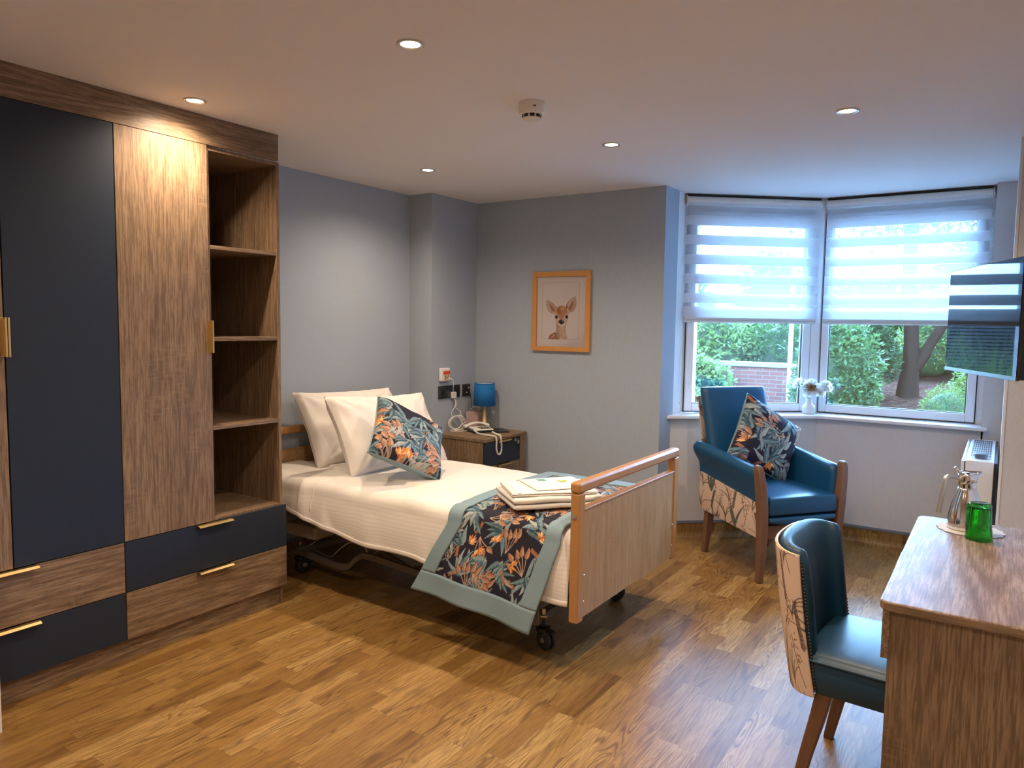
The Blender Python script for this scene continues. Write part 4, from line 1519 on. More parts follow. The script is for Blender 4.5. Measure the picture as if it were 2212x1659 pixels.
PX0, PX1, PZ0, PZ1 = .738, 1.217, 1.288, 1.862
t = Thing('framed_picture', 'fawn portrait print in a light wood frame on the back wall', 'picture', (.98, YB, 1.57))
fr = MB()
w = .037
fr.box(PX0, PX0 + w, YB - .024, YB - .002, PZ0, PZ1).box(PX1 - w, PX1, YB - .024, YB - .002, PZ0, PZ1)
fr.box(PX0 + w, PX1 - w, YB - .024, YB - .002, PZ0, PZ0 + w * .9).box(PX0 + w, PX1 - w, YB - .024, YB - .002, PZ1 - w, PZ1)
t.part('frame', fr, 'frame_oak', bevel=.0012)
cd = deer()
painted_grid(t, 'print', lambda u, v: (PX0 + w + (PX1 - PX0 - 2 * w) * u, YB - .012, PZ0 + w * .9 + (PZ1 - PZ0 - 1.9 * w) * v), 250, 370, cd, 'paper', uvf=lambda uv: np.stack([uv[:, 0], 1 - uv[:, 1]], 1))
t.part('backing_board', MB().box(PX0 + .01, PX1 - .01, YB - .010, YB - .002, PZ0 + .01, PZ1 - .01), 'nickel')
t.part('glazing', MB().box(PX0 + w, PX1 - w, YB - .0165, YB - .015, PZ0 + w * .9, PZ1 - w), glass_mat('picture_glass', (.99, .99, .99), .5, 1.45))

# ------------------------------------------------------------------ armchair
AC = (2.708, 4.467, 0)
ath = -.664
t = Thing('armchair', 'blue high-back armchair with wooden legs and cream botanical sides by the window', 'armchair', AC, ath, world=False)
# front posts
for sg in (-1, 1):
    rings = []
    for z, xo, yo, wx, wy in ((0, -.010, 0, .018, .019), (.12, -.004, .000, .022, .021), (.30, .004, .003, .028, .023), (.45, .006, .010, .031, .023), (.58, .000, .022, .030, .022), (.66, -.008, .032, .026, .021), (.685, -.012, .035, .021, .018), (.695, -.014, .036, .010, .010)):
        cy = sg * (.263 + yo)
        rings.append([(xo + a * wx, cy + b * wy, z) for a, b in ((-1, -1), (1, -1), (1, 1), (-1, 1))])
    t.part('front_leg', MB().loft(rings), 'walnut', bevel=.006, seg=3)
    rings = []
    for z, xo, w_ in ((0, -.615, .017), (.16, -.588, .021), (.33, -.565, .026)):
        rings.append([(xo + a * w_, sg * .238 + b * w_, z) for a, b in ((-1, -1), (1, -1), (1, 1), (-1, 1))])
    t.part('back_leg', MB().loft(rings), 'walnut', bevel=.004)
t.part('front_rail', MB().box(-.03, .0, -.245, .245, .255, .335), 'walnut', bevel=.003)

can_b = botanical(330, 330, 2, 520)


def arm_section(x):
    """arm at chair depth x (0 front .. -0.62 back): outer y, top z, inner y"""
    k = -x / .60
    top = .672 + .028 * math.sin(k * PI * .55) + .045 * k * k
    out = .288 + .012 * k + .018 * k * k
    return out, top


for sg in (-1, 1):
    # padded arm: rolled top sloping to the inside of the seat
    rings = []
    for i in range(15):
        x = -.012 - .615 * i / 14
        k = i / 14
        out, top = arm_section(x)
        base_o = .275 + .0 * k
        zb = .455 + .075 * k
        pts = [(base_o, zb), (base_o + .004, zb + .07), (out + .010, top - .085), (out + .020 + .012 * k, top - .040), (out + .012, top - .010), (out - .012, top), (out - .040, top - .004), (out - .058, top - .030), (.232, .58), (.226, .46), (.232, .40), (.262, .42)]
        e = 1.0
        rings.append([(x, sg * y, z) for y, z in pts])
    # rounded back end
    last = rings[-1]
    cy = sum(p[1] for p in last) / len(last)
    cz = sum(p[2] for p in last) / len(last)
    rings.append([(-.637, p[1] * .85 + cy * .15, p[2] * .85 + cz * .15) for p in last])
    rings.append([(-.645, p[1] * .4 + cy * .6, p[2] * .4 + cz * .6) for p in last])
    t.part('arm', MB().loft(rings), 'vinyl', smooth=True, sub=1, label='padded blue arm')

    # outer side panel in cream print
    def side(u, v, sg=sg):
        x = -.612 + .598 * u
        k = 1 - u
        zt = .462 + .078 * k
        zb = .262 + .035 * k
        y = .272 + .006 * math.sin(PI * v) + .010 * k
        return (x - .02 * (1 - v) * k, sg * (y - .012 * k * (1 - v)), zb + (zt - zb) * v)
    painted_grid(t, 'side_panel', side, 170, 90, can_b, 'botanic', label='cream botanical print side', uvf=lambda uv: np.stack([uv[:, 0], .15 + (1 - uv[:, 1]) * .45], 1), solid=.012)

# back: upholstered, leaning
def back_ring(z, inset=0.0):
    k = (z - .40) / .685
    xf = -.475 - .175 * k - .02 * k * k       # front surface
    th = .105 - .025 * k
    w_ = .238 + .012 * k - inset
    pts = []
    prof = [(-1, 0), (-.96, .5), (-.88, .82), (-.6, .93), (0, .90), (.6, .93), (.88, .82), (.96, .5), (1, 0), (.97, -.6), (.9, -.95), (0, -1.0), (-.9, -.95), (-.97, -.6)]
    for a, b in prof:
        d_ = th / 2
        pts.append((xf - d_ + b * d_ - inset * 0, a * w_, z))
    return pts


zs = [.40, .46, .55, .65, .75, .85, .95, 1.03, 1.065]
rings = [back_ring(z) for z in zs]
b1 = back_ring(1.08)
cx_ = sum(p[0] for p in b1) / len(b1)
rings.append([(p[0] * .82 + cx_ * .18, p[1] * .985, 1.079) for p in b1])
rings.append([(p[0] * .55 + cx_ * .45, p[1] * .95, 1.085) for p in b1])
t.part('backrest', MB().loft(rings), 'vinyl', smooth=True, sub=1, label='blue padded back')
painted_grid(t, 'back_cover', lambda u, v: (-.475 - .175 * v - .02 * v * v - .105 + .025 * v - .008 + (-.01 * math.sin(PI * v)), -.236 + .472 * u, .32 + .70 * v), 120, 160, botanical(300, 420, 5, 520), 'botanic',
             uvf=lambda uv: np.stack([uv[:, 0], 1 - uv[:, 1]], 1), label='cream botanical print on the rear', solid=.006)
# seat
def slab(x0, x1, yw, z0, z1, puff, n=14):
    rings = []
    for i in range(n + 1):
        k = i / n
        x = x0 + (x1 - x0) * k
        e = min(1, min(k, 1 - k) * n / 1.2 + .35)
        zc, hh = (z0 + z1) / 2, (z1 - z0) / 2 * (min(1, .8 + .2 * e))
        ring = []
        for a, b in ((-1, -.8), (-.97, -1), (0, -1), (.97, -1), (1, -.8), (1, .75), (.95, 1), (.5, 1.0), (0, 1.0), (-.5, 1.0), (-.95, 1), (-1, .75)):
            pz = puff * (1 - a * a) * math.sin(PI * min(1, max(0, k))) if b >= .99 else 0
            ring.append((x, a * yw, zc + b * hh + pz))
        rings.append(ring)
    return MB().loft(rings)


t.part('seat_cushion', slab(-.50, .028, .236, .394, .508, .018), 'vinyl', bevel=.012, seg=3, smooth=True, label='thick blue seat cushion')
lip = MB()
rings = []
for i in range(13):
    a = -1 + 2 * i / 12
    zl = .330 + .024 * a * a
    rings.append([(.022, a * .234, .386), (.030, a * .234, .370), (.026, a * .234, zl + .008), (.004, a * .234, zl), (-.03, a * .234, zl), (-.03, a * .234, .386)])
t.part('seat_front', lip.loft(rings), 'vinyl', smooth=False, bevel=.005, seg=3, label='blue padded strip under the seat')
t.part('seat_platform', MB().box(-.56, -.03, -.232, .232, .30, .391), 'walnut')

# ------------------------------------------------------------------ desk
t = Thing('desk', 'oak effect desk against the right wall with rounded corner top', 'desk', (3.70, 2.67, 0))
DX0, DX1, DY0, DY1, DZ = 3.405, 3.978, 2.125, 3.225, .76
def rrect(x0, x1, y0, y1, r, corners=(1, 1, 1, 1), n=6):
    out = []
    for k, (cx, cy, a0) in enumerate(((x0 + r, y0 + r, PI), (x1 - r, y0 + r, 1.5 * PI), (x1 - r, y1 - r, 0), (x0 + r, y1 - r, .5 * PI))):
        if corners[k]:
            out += [(cx + r * math.cos(a0 + PI / 2 * i / n), cy + r * math.sin(a0 + PI / 2 * i / n)) for i in range(n + 1)]
        else:
            out.append((x0 if k in (0, 3) else x1, y0 if k < 2 else y1))
    return out
t.part('desk_top', MB().prism(rrect(DX0, DX1, DY0, DY1, .03, (1, 0, 0, 1)), DZ - .026, DZ), 'desk_top', bevel=.005, seg=3)
t.part('edge_band', MB().prism(rrect(DX0 - .0008, DX1, DY0 - .0008, DY1 + .0008, .0308, (1, 0, 0, 1)), DZ - .0215, DZ - .0045), 'oak_x')
t.part('side_panel', MB().box(DX0 + .024, DX1 - .01, DY0 + .02, DY0 + .042, 0, DZ - .027), 'oak_z', bevel=.001)
t.part('side_panel', MB().box(DX0 + .024, DX1 - .01, DY1 - .042, DY1 - .02, 0, DZ - .027), 'oak_z', bevel=.001)
d = t.part('drawer', MB().box(DX0 + .008, DX0 + .026, DY0 + .045 - .030, DY1 - .045, DZ - .16, DZ - .029), 'oak_y', bevel=.001)
t.part('handle', MB().box(DX0 - .010, DX0 + .012, 2.60, 2.76, DZ - .033, DZ - .031), 'brass', d)
t.part('modesty_panel', MB().box(DX1 - .06, DX1 - .042, DY0 + .042, DY1 - .042, .30, DZ - .027), 'oak_y')

# ------------------------------------------------------------------ desk chair
DC = (3.315, 2.575, 0)
t = Thing('desk_chair', 'teal tub-backed chair with studded cream botanical back pushed to the desk', 'chair', DC, R(-4), world=False)


def back_xy(s, z, off=0.0):
    """s -1..1 round the curved back; outer surface when off=0, positive off = inwards"""
    a = s * PI / 2
    k = (z - .34) / .46
    xe = -.085 - .068 * k
    D = .112
    ca, sa = max(0.0, math.cos(a)), math.sin(a)
    ww = .226 + .004 * k
    x = xe - (D - off) * ca ** .72
    y = (ww - off) * abs(sa) ** .86 * (1 if sa > 0 else -1)
    return x, y


def back_h(s):
    return .775 + .028 * math.cos(s * 1.3)


NS = 24
for nm, o0, o1 in (('pad', .010, .062),):
    rings = []
    zl = [.455, .50, .56, .63, .70, .75, .785]
    mb = MB()
    for i in range(NS + 1):
        s_ = -1 + 2 * i / NS
        h = back_h(s_)
        ring = []
        n_z = 9
        for j in range(n_z):                       # outer side upward
            z = .36 + (h - .012 - .36) * j / (n_z - 1)
            x, y = back_xy(s_, z, .008)
            ring.append((x, y, z))
        x, y = back_xy(s_, h, .022)
        ring.append((x, y, h + .006))
        x, y = back_xy(s_, h, .045)
        ring.append((x, y, h + .004))
        for j in range(n_z):
            z = h - .018 - (h - .018 - .40) * j / (n_z - 1)
            th = .070 + .014 * math.sin(PI * j / (n_z - 1))
            x, y = back_xy(s_, z, th * (1 - .15 * abs(s_)))
            ring.append((x, y, z))
        rings.append(ring)
    for end, sg in ((0, -1), (-1, 1)):
        r_ = rings[end]
        cx_ = sum(p[0] for p in r_) / len(r_)
        cy_ = sum(p[1] for p in r_) / len(r_)
        q = [((p[0] - cx_) * .72 + cx_ + .016, (p[1] - cy_) * .72 + cy_, p[2] - .004) for p in r_]
        rings.insert(0, q) if end == 0 else rings.append(q)
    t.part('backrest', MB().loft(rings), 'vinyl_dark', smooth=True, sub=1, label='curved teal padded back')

can_c = botanical(560, 300, 1, 560)


def back_cover(u, v):
    s_ = -1 + 2 * u
    z = .335 + (back_h(s_) - .012 - .335) * v
    x, y = back_xy(s_, z, .0)
    bulge = .006 * math.sin(PI * v)
    return (x - bulge, y, z)


painted_grid(t, 'back_cover', back_cover, 330, 180, can_c, 'botanic', uvf=lambda uv: np.stack([uv[:, 0], 1 - uv[:, 1]], 1), solid=.008, label='cream botanical print on the outside')
for s_ in (-1, 1):
    st = MB()
    for i in range(40):
        z = .345 + (back_h(s_) - .03 - .345) * i / 39
        x, y = back_xy(s_, z, .002)
        st.sphere((x + .004, y, z), .0036, 8, 5, (1, 1, 1.1))
    t.part('stud_trim', st, 'stud', smooth=True, label='column of dark upholstery studs')
st = []
for i in range(0, 71):
    s_ = -1 + 2 * i / 70
    z = back_h(s_) - .012
    x, y = back_xy(s_, z, .002)
    st.append((x, y, z))
t.part('top_piping', MB().tube(st, .0042, 8), 'cream', smooth=True, label='cream piping along the top')
seat = MB()
rings = []
for z, g_ in ((.345, -.006), (.355, 0), (.40, .002), (.438, .002), (.447, -.004)):
    rings.append([(x, y, z) for x, y in rrect(-.135 - g_, .235 + g_, -.222 - g_, .222 + g_, .05)])
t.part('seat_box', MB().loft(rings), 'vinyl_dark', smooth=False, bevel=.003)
def seat_top(u, v):
    a, b = 2 * u - 1, 2 * v - 1
    r = .19
    # square grid pressed into a rounded rectangle
    x = a * .5 * math.sqrt(max(0, 1 - r * b * b / 2)) * 1.0
    y = b * .5 * math.sqrt(max(0, 1 - r * a * a / 2)) * 1.0
    e = (max(0, 1 - a ** 8) * max(0, 1 - b ** 8)) ** .35
    return (.05 + x * .385, y * .462, .446 + .022 * e + .012 * (1 - a * a) * (1 - b * b))


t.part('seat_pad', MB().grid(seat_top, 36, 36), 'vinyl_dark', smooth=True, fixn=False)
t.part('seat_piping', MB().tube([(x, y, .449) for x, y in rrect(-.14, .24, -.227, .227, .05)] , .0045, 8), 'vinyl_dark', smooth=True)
for sg in (-1, 1):
    rings = []
    for z, xo, w_ in ((0, -.135, .016), (.12, -.112, .019), (.25, -.082, .022), (.345, -.062, .024)):
        rings.append([(xo + a * w_, sg * .190 + b * w_, z) for a, b in ((-1, -1), (1, -1), (1, 1), (-1, 1))])
    t.part('back_leg', MB().loft(rings), 'walnut', bevel=.004)
    rings = []
    for z, w_ in ((0, .015), (.345, .023)):
        rings.append([(.20 + a * w_, sg * .190 + b * w_, z) for a, b in ((-1, -1), (1, -1), (1, 1), (-1, 1))])
    t.part('front_leg', MB().loft(rings), 'walnut', bevel=.004)

# ------------------------------------------------------------------ on the desk
dm = MB()
nn = 64
ring0, ring1, ring2 = [], [], []
for k in range(nn):
    a = 2 * PI * k / nn
    r_ = .103 + .004 * math.cos(a * 16)
    ring0.append((3.580 + r_ * math.cos(a), 3.085 + r_ * math.sin(a), DZ + .0003))
    ring1.append((3.580 + r_ * math.cos(a), 3.085 + r_ * math.sin(a), DZ + .0025))
dm.loft([ring0, ring1])
single('doily', dm, 'doily', 'round white lace doily under the steel jug', 'doily', off=(3.58, 3.085, DZ))
JX, JY = 3.562, 3.085
t = Thing('vacuum_jug', 'polished steel vacuum jug with handle standing on the doily', 'jug', (JX, JY, DZ + .003), R(38), world=False)
t.part('body', MB().lathe([(.0001, 0), (.056, 0), (.0575, .006), (.0565, .03), (.053, .06), (.046, .095), (.037, .125), (.030, .145), (.0285, .152), (.0001, .152)], n=48), 'steel', smooth=True)
t.part('collar', MB().lathe([(.0265, .150), (.0275, .154), (.0275, .182), (.029, .190), (.0001, .190)], n=40, cap=False), 'steel', smooth=False, bevel=.001)
# pouring lip and lid
lipm = MB()
rings = []
for z, r_, pl in ((.172, .0278, 0), (.186, .0288, .004), (.198, .0295, .012), (.208, .030, .022)):
    rings.append([(math.cos(a) * r_ + pl * max(0, math.cos(a)) ** 4, math.sin(a) * r_ * (1 - .1 * max(0, math.cos(a)) ** 2), z - .008 * max(0, -math.cos(a))) for a in [2 * PI * k / 32 for k in range(32)]])
t.part('pouring_lip', lipm.loft(rings, cap=False), 'steel', smooth=True, solid=.0015)
t.part('lid', MB().lathe([(.0285, .190), (.027, .199), (.018, .205), (.0001, .207)], n=32, cap=False), 'steel', smooth=True)
t.part('thumb_lever', MB().tube(smoothpath([(-.020, 0, .200), (-.032, 0, .205), (-.042, 0, .216), (-.050, 0, .226)], 4), [.005] * 5 + [.006] * 5 + [.005] * 3, 10), 'steel', smooth=True)
hp = smoothpath([(-.026, 0, .178), (-.045, 0, .188), (-.066, 0, .192), (-.080, 0, .188), (-.086, 0, .172), (-.090, 0, .15), (-.096, 0, .115), (-.101, 0, .080), (-.104, 0, .060)], 5)
t.part('handle', MB().tube(hp, [.0065] * 12 + [.0085] * (len(hp) - 12), 14), 'satin', smooth=True)

GX, GY = 3.607, 2.965
t = Thing('tumbler', 'green ribbed plastic tumbler upside down in front of the jug', 'tumbler', (GX, GY, DZ), world=False)
rings = []
n = 80
out_p = [(.0415, 0.0005), (.0408, .012), (.0395, .035), (.0385, .040), (.0365, .075), (.0345, .115), (.0335, .124), (.030, .128)]
in_p = [(.028, .112), (.0315, .108), (.0335, .075), (.0365, .035), (.0395, .0005)]
for r_, z in out_p:
    rings.append([((r_ - (.0016 * (.5 + .5 * math.cos(a * 20)) if .04 <= z <= .118 else 0)) * math.cos(a), (r_ - (.0016 * (.5 + .5 * math.cos(a * 20)) if .04 <= z <= .118 else 0)) * math.sin(a), z) for a in [2 * PI * k / n for k in range(n)]])
rings.append([(.0001 * math.cos(2 * PI * k / n), .0001 * math.sin(2 * PI * k / n), .1255) for k in range(n)])
rings2 = [[(r_ * math.cos(2 * PI * k / n), r_ * math.sin(2 * PI * k / n), z) for k in range(n)] for r_, z in [(.0001, .112)] + in_p]
mb = MB().loft(rings + rings2, cap=False)
o = t.part('cup', MB().loft(rings2[1:][::-1][:0] + rings[:], cap=False).loft(rings2, cap=False).add([p for p in rings[0]] + [p for p in rings2[-1]], [(i, (i + 1) % n, n + (i + 1) % n, n + i) for i in range(n)]), 'green_glass', smooth=True)

# ------------------------------------------------------------------ television
TV_M = frame_matrix((3.5577, 3.3973, 1.5211), (.3453, -.9385, 0), (0, 0, 1), None or (0, 0, 1))
t = Thing('television', 'flat black television on a wall arm over the desk reflecting the window', 'television', M=TV_M)
t.part('casing', MB().box(-.365, .365, -.214, .214, -.012, -.002).box(-.355, .355, -.212, .13, -.048, -.012), 'black', bevel=.004, seg=2)
t.part('screen', MB().box(-.361, .361, -.200, .211, -.002, -.0005), 'screen')
t.part('bottom_bezel', MB().box(-.364, .364, -.215, -.2005, -.004, .0012), 'nickel', bevel=.001)
t.part('power_ring', MB().tube([(-.345 + .006 * math.cos(a), -.190 + .006 * math.sin(a), -.0003) for a in [i * PI / 8 for i in range(17)]], .0004, 5), 'alu')
arm = MB()
inv = TV_M.inverted()
a0 = inv @ Vector((3.975, 3.42, 1.52))
a1 = inv @ Vector((3.80, 3.62, 1.52))
arm.tube([(0, 0, -.05), (0, 0, -.08)], .03, 12)
arm.tube([(0, 0, -.075), tuple(a1), tuple(a0)], .014, 10)
t.part('wall_arm', arm, 'black')
t.part('wall_plate', MB().box(3.968, 3.9785, 3.36, 3.48, 1.42, 1.62), 'black', M=inv)

# ------------------------------------------------------------------ storage heater
HX0, HX1, HY0, HY1, HZ1 = 3.497, 3.657, 4.53, 5.46, .797
t = Thing('storage_heater', 'white storage heater with black top grille and grey knob below the window', 'heater', (3.58, 5.0, 0))
t.part('casing', MB().box(HX0 + .012, HX1 - .020, HY0, HY1, .02, HZ1), 'heater', bevel=.005, seg=3)
t.part('front_panel', MB().box(HX0 - .006, HX0 + .008, HY0 - .002, HY1, .03, HZ1 - .003), 'heater', bevel=.005, seg=3)
t.part('gap_shadow_strip', MB().box(HX0 + .006, HX0 + .014, HY0 + .004, HY1, .03, HZ1 - .006).box(HX1 - .022, HX1 - .006, HY0 + .006, HY1, .02, HZ1 - .006), 'black')
gr = MB()
gr.box(HX0 + .030, HX1 - .034, HY0 + .16, HY1 - .05, HZ1 + .0002, HZ1 + .0010)
g0 = t.part('grille', gr, 'black', label='black top grille')
sl = MB()
for k in range(10):
    x = HX0 + .029 + (HX1 - .034 - HX0 - .030) * k / 9
    sl.box(x - .0011, x + .0011, HY0 + .158, HY1 - .048, HZ1 + .0008, HZ1 + .0016)
for k in range(9):
    y = HY0 + .158 + (HY1 - HY0 - .206) * k / 8
    sl.box(HX0 + .028, HX1 - .032, y - .003, y + .003, HZ1 + .0008, HZ1 + .0016)
t.part('grille_bars', sl, 'heater', g0)
kb = t.part('knob', MB().lathe([(.0001, 0), (.030, 0), (.029, .022), (.026, .024), (.0001, .024)], (3.575, HY0 + .10, HZ1 + .003), 28), 'knob')
t.part('knob_plate', MB().lathe([(.0001, 0), (.048, 0), (.048, .003), (.0001, .003)], (3.575, HY0 + .10, HZ1), 28), 'alu', kb)

# ------------------------------------------------------------------ vase and flowers
m['petal'] = leaf_mat('white_petal', (.90, .89, .86), (.92, .91, .89), .5)
VX, VY, VZ = 2.505, 5.545, .868
t = Thing('vase', 'small white ribbed bottle vase on the sill at the bay corner', 'vase', (VX, VY, VZ), world=False)
n = 72
prof = [(.026, 0), (.031, .003), (.0335, .012), (.034, .040), (.033, .052), (.027, .064), (.0195, .072), (.017, .080), (.0168, .108), (.0185, .112), (.016, .112), (.014, .106), (.013, .05), (.0001, .03)]
rings = []
for i, (r_, z) in enumerate(prof):
    rb = .0012 if 1 < i < 6 else 0
    r_ *= 1.28
    rings.append([((r_ + rb * math.cos(a * 18)) * math.cos(a), (r_ + rb * math.cos(a * 18)) * math.sin(a), z) for a in [2 * PI * k / n for k in range(n)]])
t.part('body', MB().loft(rings), 'plastic', smooth=True)


def petal(mb, c, direc, L, w, curl, rd):
    d_ = Vector(direc).normalized()
    s_ = d_.orthogonal().normalized()
    s_ = Matrix.Rotation(rd.uniform(0, 6.28), 3, d_) @ s_
    u_ = d_.cross(s_)
    def f(u, v):
        a = (u - .5) * 2
        wid = w * math.sin(PI * min(1, .12 + v * .80)) ** .7
        p = Vector(c) + d_ * (L * v) + s_ * (a * wid * .5) + u_ * (curl * L * (v * v - .3 * v) + a * a * w * .12 + .04 * L * math.sin(a * 7 + v * 5))
        return tuple(p)
    mb.grid(f, 4, 5)


def bloom(name, c, facing, rad, npet, lab, seed, yolk=True):
    rd = random.Random(seed)
    t = Thing(name, lab, 'flower', (VX, VY, VZ + .10), group='white artificial flowers in the vase')
    fc = Vector(facing).normalized()
    mb = MB()
    for k in range(npet):
        ring_ = k / npet
        th = .62 + 1.0 * ring_
        ph = k * 2.399
        o = fc.orthogonal().normalized()
        p = fc.cross(o)
        dr = fc * math.cos(th) + (o * math.cos(ph) + p * math.sin(ph)) * math.sin(th)
        petal(mb, Vector(c) - fc * rad * .15, dr, rad * (.75 + .3 * rd.random()), rad * .62, .35 * (rd.random() - .3), rd)
    t.part('petals', mb, 'petal', smooth=True, fixn=False)
    if yolk:
        yb = MB()
        for k in range(26):
            ph = k * 2.399
            th = .08 + .60 * (k / 26)
            o = fc.orthogonal().normalized()
            p = fc.cross(o)
            dr = fc * math.cos(th) + (o * math.cos(ph) + p * math.sin(ph)) * math.sin(th)
            petal(yb, Vector(c) - fc * rad * .05, dr, rad * .68, rad * .20, .1, rd)
        t.part('stamens', yb, 'yolk', smooth=True, fixn=False, label='pale yellow centre')
    stem = smoothpath([(VX, VY, VZ + .06), (VX, VY, VZ + .115), tuple((Vector(c) + Vector((VX, VY, VZ + .12))) * .5 + Vector((0, 0, .008))), tuple(Vector(c) - fc * rad * .2)], 5)
    t.part('stem', MB().tube(stem, .0016, 6), 'leafg', smooth=True)
    lf = MB()
    for k in range(5):
        dr = Vector((rd.uniform(-1, 1), rd.uniform(-.6, .3), rd.uniform(-.2, .9)))
        petal(lf, Vector(stem[-6]), dr, rad * 1.0, rad * .22, .1, rd)
    t.part('leaf', lf, 'leafg', smooth=True, fixn=False)


bloom('peony', (VX + .012, VY - .03, VZ + .190), (.35, -1, .12), .078, 46, 'large open white flower with yellow centre, facing into the room', 1)
bloom('peony', (VX - .088, VY + .0, VZ + .215), (-.6, -.5, .5), .050, 24, 'small feathery white flower leaning left out of the vase', 2, False)
bloom('peony', (VX + .118, VY - .01, VZ + .205), (.7, -.4, .5), .055, 28, 'white flower leaning right towards the far window', 3, False)
bloom('peony', (VX + .085, VY - .035, VZ + .160), (.6, -.7, .0), .040, 22, 'low small white flower between the large bloom and the right one', 4, False)

# ------------------------------------------------------------------ the garden
m['brick'] = brick_mat()
m['soil'] = soil_mat()
m['lf1'] = leaf_mat('shrub_leaf_mid', (.045, .10, .03), (.14, .24, .07))
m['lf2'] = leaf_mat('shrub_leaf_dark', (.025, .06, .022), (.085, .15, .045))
m['lf3'] = leaf_mat('shrub_leaf_light', (.12, .22, .06), (.30, .42, .14))
m['lf4'] = leaf_mat('conifer_leaf', (.07, .13, .02), (.20, .27, .06))
m['bark'] = plain('tree_bark', (.055, .034, .024), 1.0, var=.4, vs=20, bump=.8, bs=25, Specular_IOR_Level=0.0)
m['stone'] = plain('coping_stone', (.42, .40, .38), .8)
m['fence'] = plain('grey_slats', (.17, .19, .22), .6)


def ground_z(x, y):
    k = min(1, max(0, (x - .9) / 1.3))
    k = k * k * (3 - 2 * k)
    return -.15 + .12 * max(0, y - 6.2) * k + .02 * max(0, y - 6.2) * (1 - k) + .03 * noise.noise(Vector((x * 1.3, y * 1.3, 0)))


gmb = MB().grid(lambda u, v: (-16 + 32 * u, 6.15 + 24 * v, ground_z(-16 + 32 * u, 6.15 + 24 * v)), 90, 80)
g = struct('garden_ground', gmb, 'soil', smooth=True)


def leaves(fn, n, size, rd, asp=.42):
    V = np.zeros((n, 4, 3))
    F = []
    for k in range(n):
        p, nr = fn(rd)
        d_ = Vector((rd.gauss(0, 1), rd.gauss(0, 1), rd.gauss(0, .7))) + Vector(nr) * .5
        d_.normalize()
        s_ = d_.cross(Vector((rd.gauss(0, 1), rd.gauss(0, 1), rd.gauss(0, 1)))).normalized()
        L = size * rd.uniform(.6, 1.3)
        wv = s_ * L * asp * .5
        q = Vector(p)
        V[k, 0] = q
        V[k, 1] = q + d_ * L * .5 + wv
        V[k, 2] = q + d_ * L
        V[k, 3] = q + d_ * L * .5 - wv
        F.append((4 * k, 4 * k + 1, 4 * k + 2, 4 * k + 3))
    mb = MB()
    mb.v = [tuple(v) for v in V.reshape(-1, 3)]
    mb.f = F
    return mb


def shrub(x, y, rx, ry, h, n, size, mt, lab, seed, asp=.42, name='shrub', cat='shrub', zb=None):
    rd = random.Random(seed)
    z0 = ground_z(x, y) if zb is None else zb

    def fn(rd):
        a = rd.uniform(0, 2 * PI)
        ct = rd.uniform(-.35, 1)
        st_ = math.sqrt(max(0, 1 - ct * ct))
        lump = 1 + .22 * noise.noise(Vector((math.cos(a) * 2.2 + seed, math.sin(a) * 2.2, ct * 2.5)))
        r_ = lump * rd.uniform(.72, 1.0)
        nx_, ny_, nz_ = st_ * math.cos(a), st_ * math.sin(a), ct
        return (nx_ * rx * r_, ny_ * ry * r_, h * .42 + nz_ * h * .58 * r_), (nx_, ny_, nz_)
    t = Thing(name, lab, cat, (x, y, z0), group='garden shrubs beyond the window', world=False)
    t.part('foliage', leaves(fn, n, size, rd, asp), mt, fixn=False)
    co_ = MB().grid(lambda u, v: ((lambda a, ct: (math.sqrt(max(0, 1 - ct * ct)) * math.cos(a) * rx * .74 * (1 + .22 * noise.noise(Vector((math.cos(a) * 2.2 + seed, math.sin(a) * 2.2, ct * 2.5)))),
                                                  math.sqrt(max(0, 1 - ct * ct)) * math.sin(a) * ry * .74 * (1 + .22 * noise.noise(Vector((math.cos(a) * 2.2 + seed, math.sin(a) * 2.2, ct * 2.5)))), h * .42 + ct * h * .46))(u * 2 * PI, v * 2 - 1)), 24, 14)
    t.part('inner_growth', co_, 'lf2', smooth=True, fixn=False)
    st_ = MB()
    for k in range(5):
        a = k * 1.3
        st_.tube([(0, 0, -.05), (rx * .3 * math.cos(a), ry * .3 * math.sin(a), h * .4), (rx * .55 * math.cos(a), ry * .55 * math.sin(a), h * .75)], [.03, .02, .01], 6)
    t.part('stems', st_, 'bark')
    return t


# brick wall with coping, seen through the canted window
t = Thing('garden_wall', 'low red brick garden wall with pale coping seen through canted window', 'wall', (.1, 11.1, 0), world=False)
t.part('brickwork', MB().box(-1.3, 1.35, 0, .22, -.3, .90), 'brick')
t.part('coping', MB().box(-1.33, 1.38, -.04, .26, .90, .965), 'stone', bevel=.01)
single('drain_pipe', MB().tube([(1.29, 10.2, -.2), (1.29, 10.2, 2.6)], .03, 14), 'upvc', 'white pipe standing beyond the canted window near its right frame', 'pipe', off=(1.29, 10.2, 0))
shrub(-.75, 9.6, .55, .5, .95, 2600, .10, 'lf3', 'pale strappy leaved shrub low at the left of the canted window', 31, .16)
shrub(-.45, 12.3, .95, .6, 1.9, 4500, .10, 'lf3', 'light green shrub above the left end of the brick wall', 32)
shrub(.75, 12.4, .95, .6, 1.8, 4500, .09, 'lf1', 'bushy green shrub above the right end of the brick wall', 33)
shrub(-.35, 10.75, .75, .3, .80, 2600, .07, 'lf3', 'trailing ivy mass hanging over the brick wall coping', 34, .8, zb=.28)
shrub(1.95, 9.7, .50, .45, 1.45, 5200, .075, 'lf1', 'dense leafy shrub at the left of the far window', 35)
shrub(1.90, 11.7, .50, .5, 1.5, 4200, .08, 'lf2', 'dark green shrub just left of the forked tree', 36)
shrub(3.18, 9.5, .33, .33, .62, 4200, .03, 'lf4', 'low rounded yellow green conifer at the right of the far window', 37, .3)
shrub(3.75, 9.9, .6, .5, 1.2, 3500, .06, 'lf4', 'green shrub hidden beyond the right wall', 38)
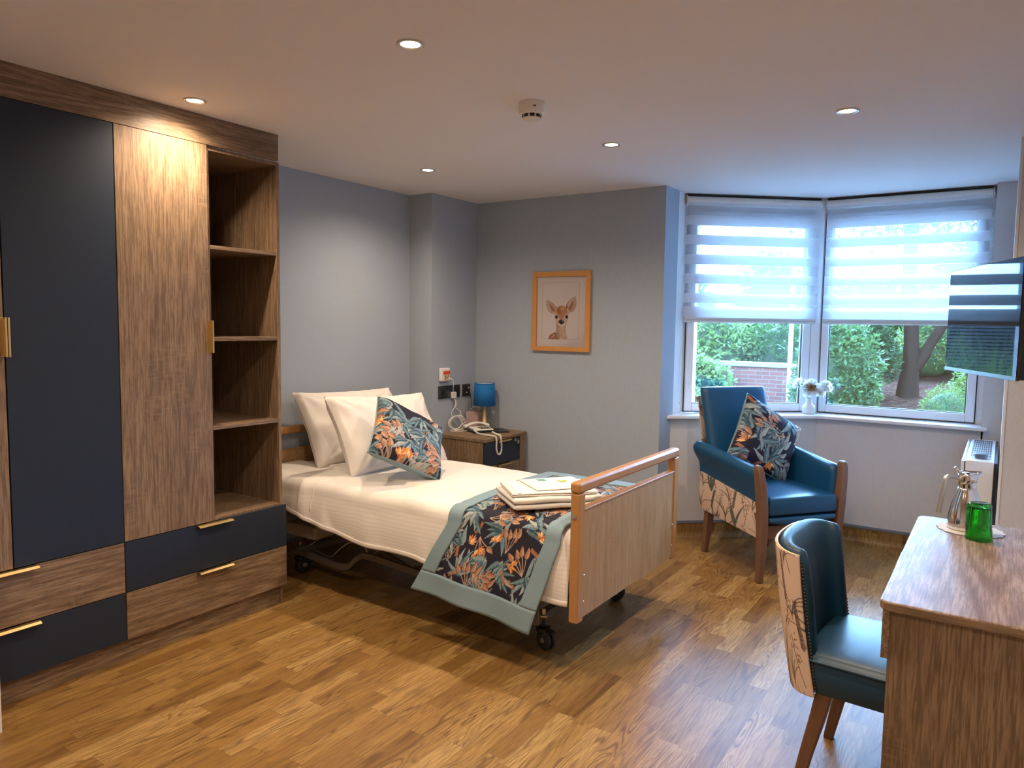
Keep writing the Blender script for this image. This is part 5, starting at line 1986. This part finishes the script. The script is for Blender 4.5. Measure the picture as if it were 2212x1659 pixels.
for k, (x, y, h_) in enumerate(((-2.4, 15.5, 3.0), (-.4, 15.8, 3.1), (1.4, 16.2, 2.4), (3.2, 16.6, 2.3), (4.9, 16.2, 2.6))):
    shrub(x, y, .98, .8, h_, 5200, .15, 'lf2' if k % 2 else 'lf1', ['tall hedge shrub furthest left behind the garden', 'tall hedge shrub behind the brick wall', 'hedge shrub behind the dense shrub', 'hedge shrub directly behind the forked tree', 'hedge shrub furthest right behind the garden'][k], 50 + k, zb=ground_z(x, y) - .2)

shrub(3.05, 14.0, .95, .5, 1.5, 4200, .07, 'lf3', 'light green bush behind the forked tree and conifer', 41)
shrub(2.55, 13.6, .6, .4, .7, 2200, .06, 'lf4', 'low green bush at the foot of the tree, further back', 42)
t = Thing('tree', 'forked tree with dark trunk seen through the far window', 'tree', (2.53, 12.0, ground_z(2.53, 12.0)), world=False)
t.part('trunk', MB().tube(smoothpath([(.0, 0, -.2), (0, 0, .15), (.02, 0, .55), (-.01, 0, 1.1), (-.06, 0, 1.9), (-.1, .1, 3.4)], 5), [.17, .165, .16, .155, .15, .14, .13, .125, .12, .115, .11, .11] + [.10] * 14, 14), 'bark', smooth=True)
t.part('branch', MB().tube(smoothpath([(.02, 0, .35), (.14, 0, .52), (.27, 0, .80), (.42, 0, 1.10), (.75, 0, 1.9), (.9, .1, 3.0)], 5), [.085] * 8 + [.07] * 10 + [.055] * 8, 12), 'bark', smooth=True)
rdt = random.Random(9)
t.part('foliage', leaves(lambda rd: ((rd.gauss(.2, .8), rd.gauss(.1, .7), 3.1 + rd.gauss(0, .45)), (0, 0, 1)), 5000, .12, rdt), 'lf2', fixn=False)

# slatted fence and long grasses opposite the canted window (seen in the television)
FD = Vector((.755, .655, 0))
t = Thing('slatted_fence', 'pale slatted fence with posts beyond the tall grasses', 'fence', (-3.2, 10.05, -.1), math.atan2(.655, .755), world=False)
for x in (-1.6, -.55, .55, 1.6):
    t.part('post', MB().box(x - .05, x + .05, -.05, .05, 0, 1.75), 'fence')
slm = MB()
for k in range(31):
    slm.box(-1.6, 1.6, -.008, .008, .12 + k * .052, .12 + k * .052 + .034)
t.part('slat_panel', slm, 'fence')
t.part('backing', MB().box(-1.6, 1.6, .012, .022, .1, 1.74), 'black')
for k, (x, y) in enumerate(((.05, 7.5), (-.38, 7.22), (.42, 7.9), (-.8, 6.85))):
    rd = random.Random(70 + k)
    mb = MB()
    for i in range(260):
        a = rd.uniform(0, 2 * PI)
        L = rd.uniform(1.2, 2.0)
        r0 = rd.uniform(0, .10)
        sp_ = rd.uniform(.15, .55)
        p0 = Vector((r0 * math.cos(a), r0 * math.sin(a), 0))
        p1 = p0 + Vector((math.cos(a) * sp_ * .35, math.sin(a) * sp_ * .35, L * .75))
        p2 = p0 + Vector((math.cos(a) * sp_ * 1.2, math.sin(a) * sp_ * 1.2, L * rd.uniform(.6, .95)))
        pts = bez(p0, p1, p2, 5)
        s_ = Vector((-math.sin(a), math.cos(a), 0))
        mb.loft([[tuple(p - s_ * .006 * (1 - j / 5.5)), tuple(p + s_ * .006 * (1 - j / 5.5))] for j, p in enumerate(pts)], cap=False, closed=False)
    t = Thing('ornamental_grass', ['tall arching green grass clump outside the canted window', 'arching grass clump left of the first clump', 'arching grass clump nearest the brick wall', 'arching grass clump furthest left'][k], 'grass', (x, y, -.14), group='grass clumps outside the bay', world=False)
    t.part('blades', mb, 'lf3', fixn=False)
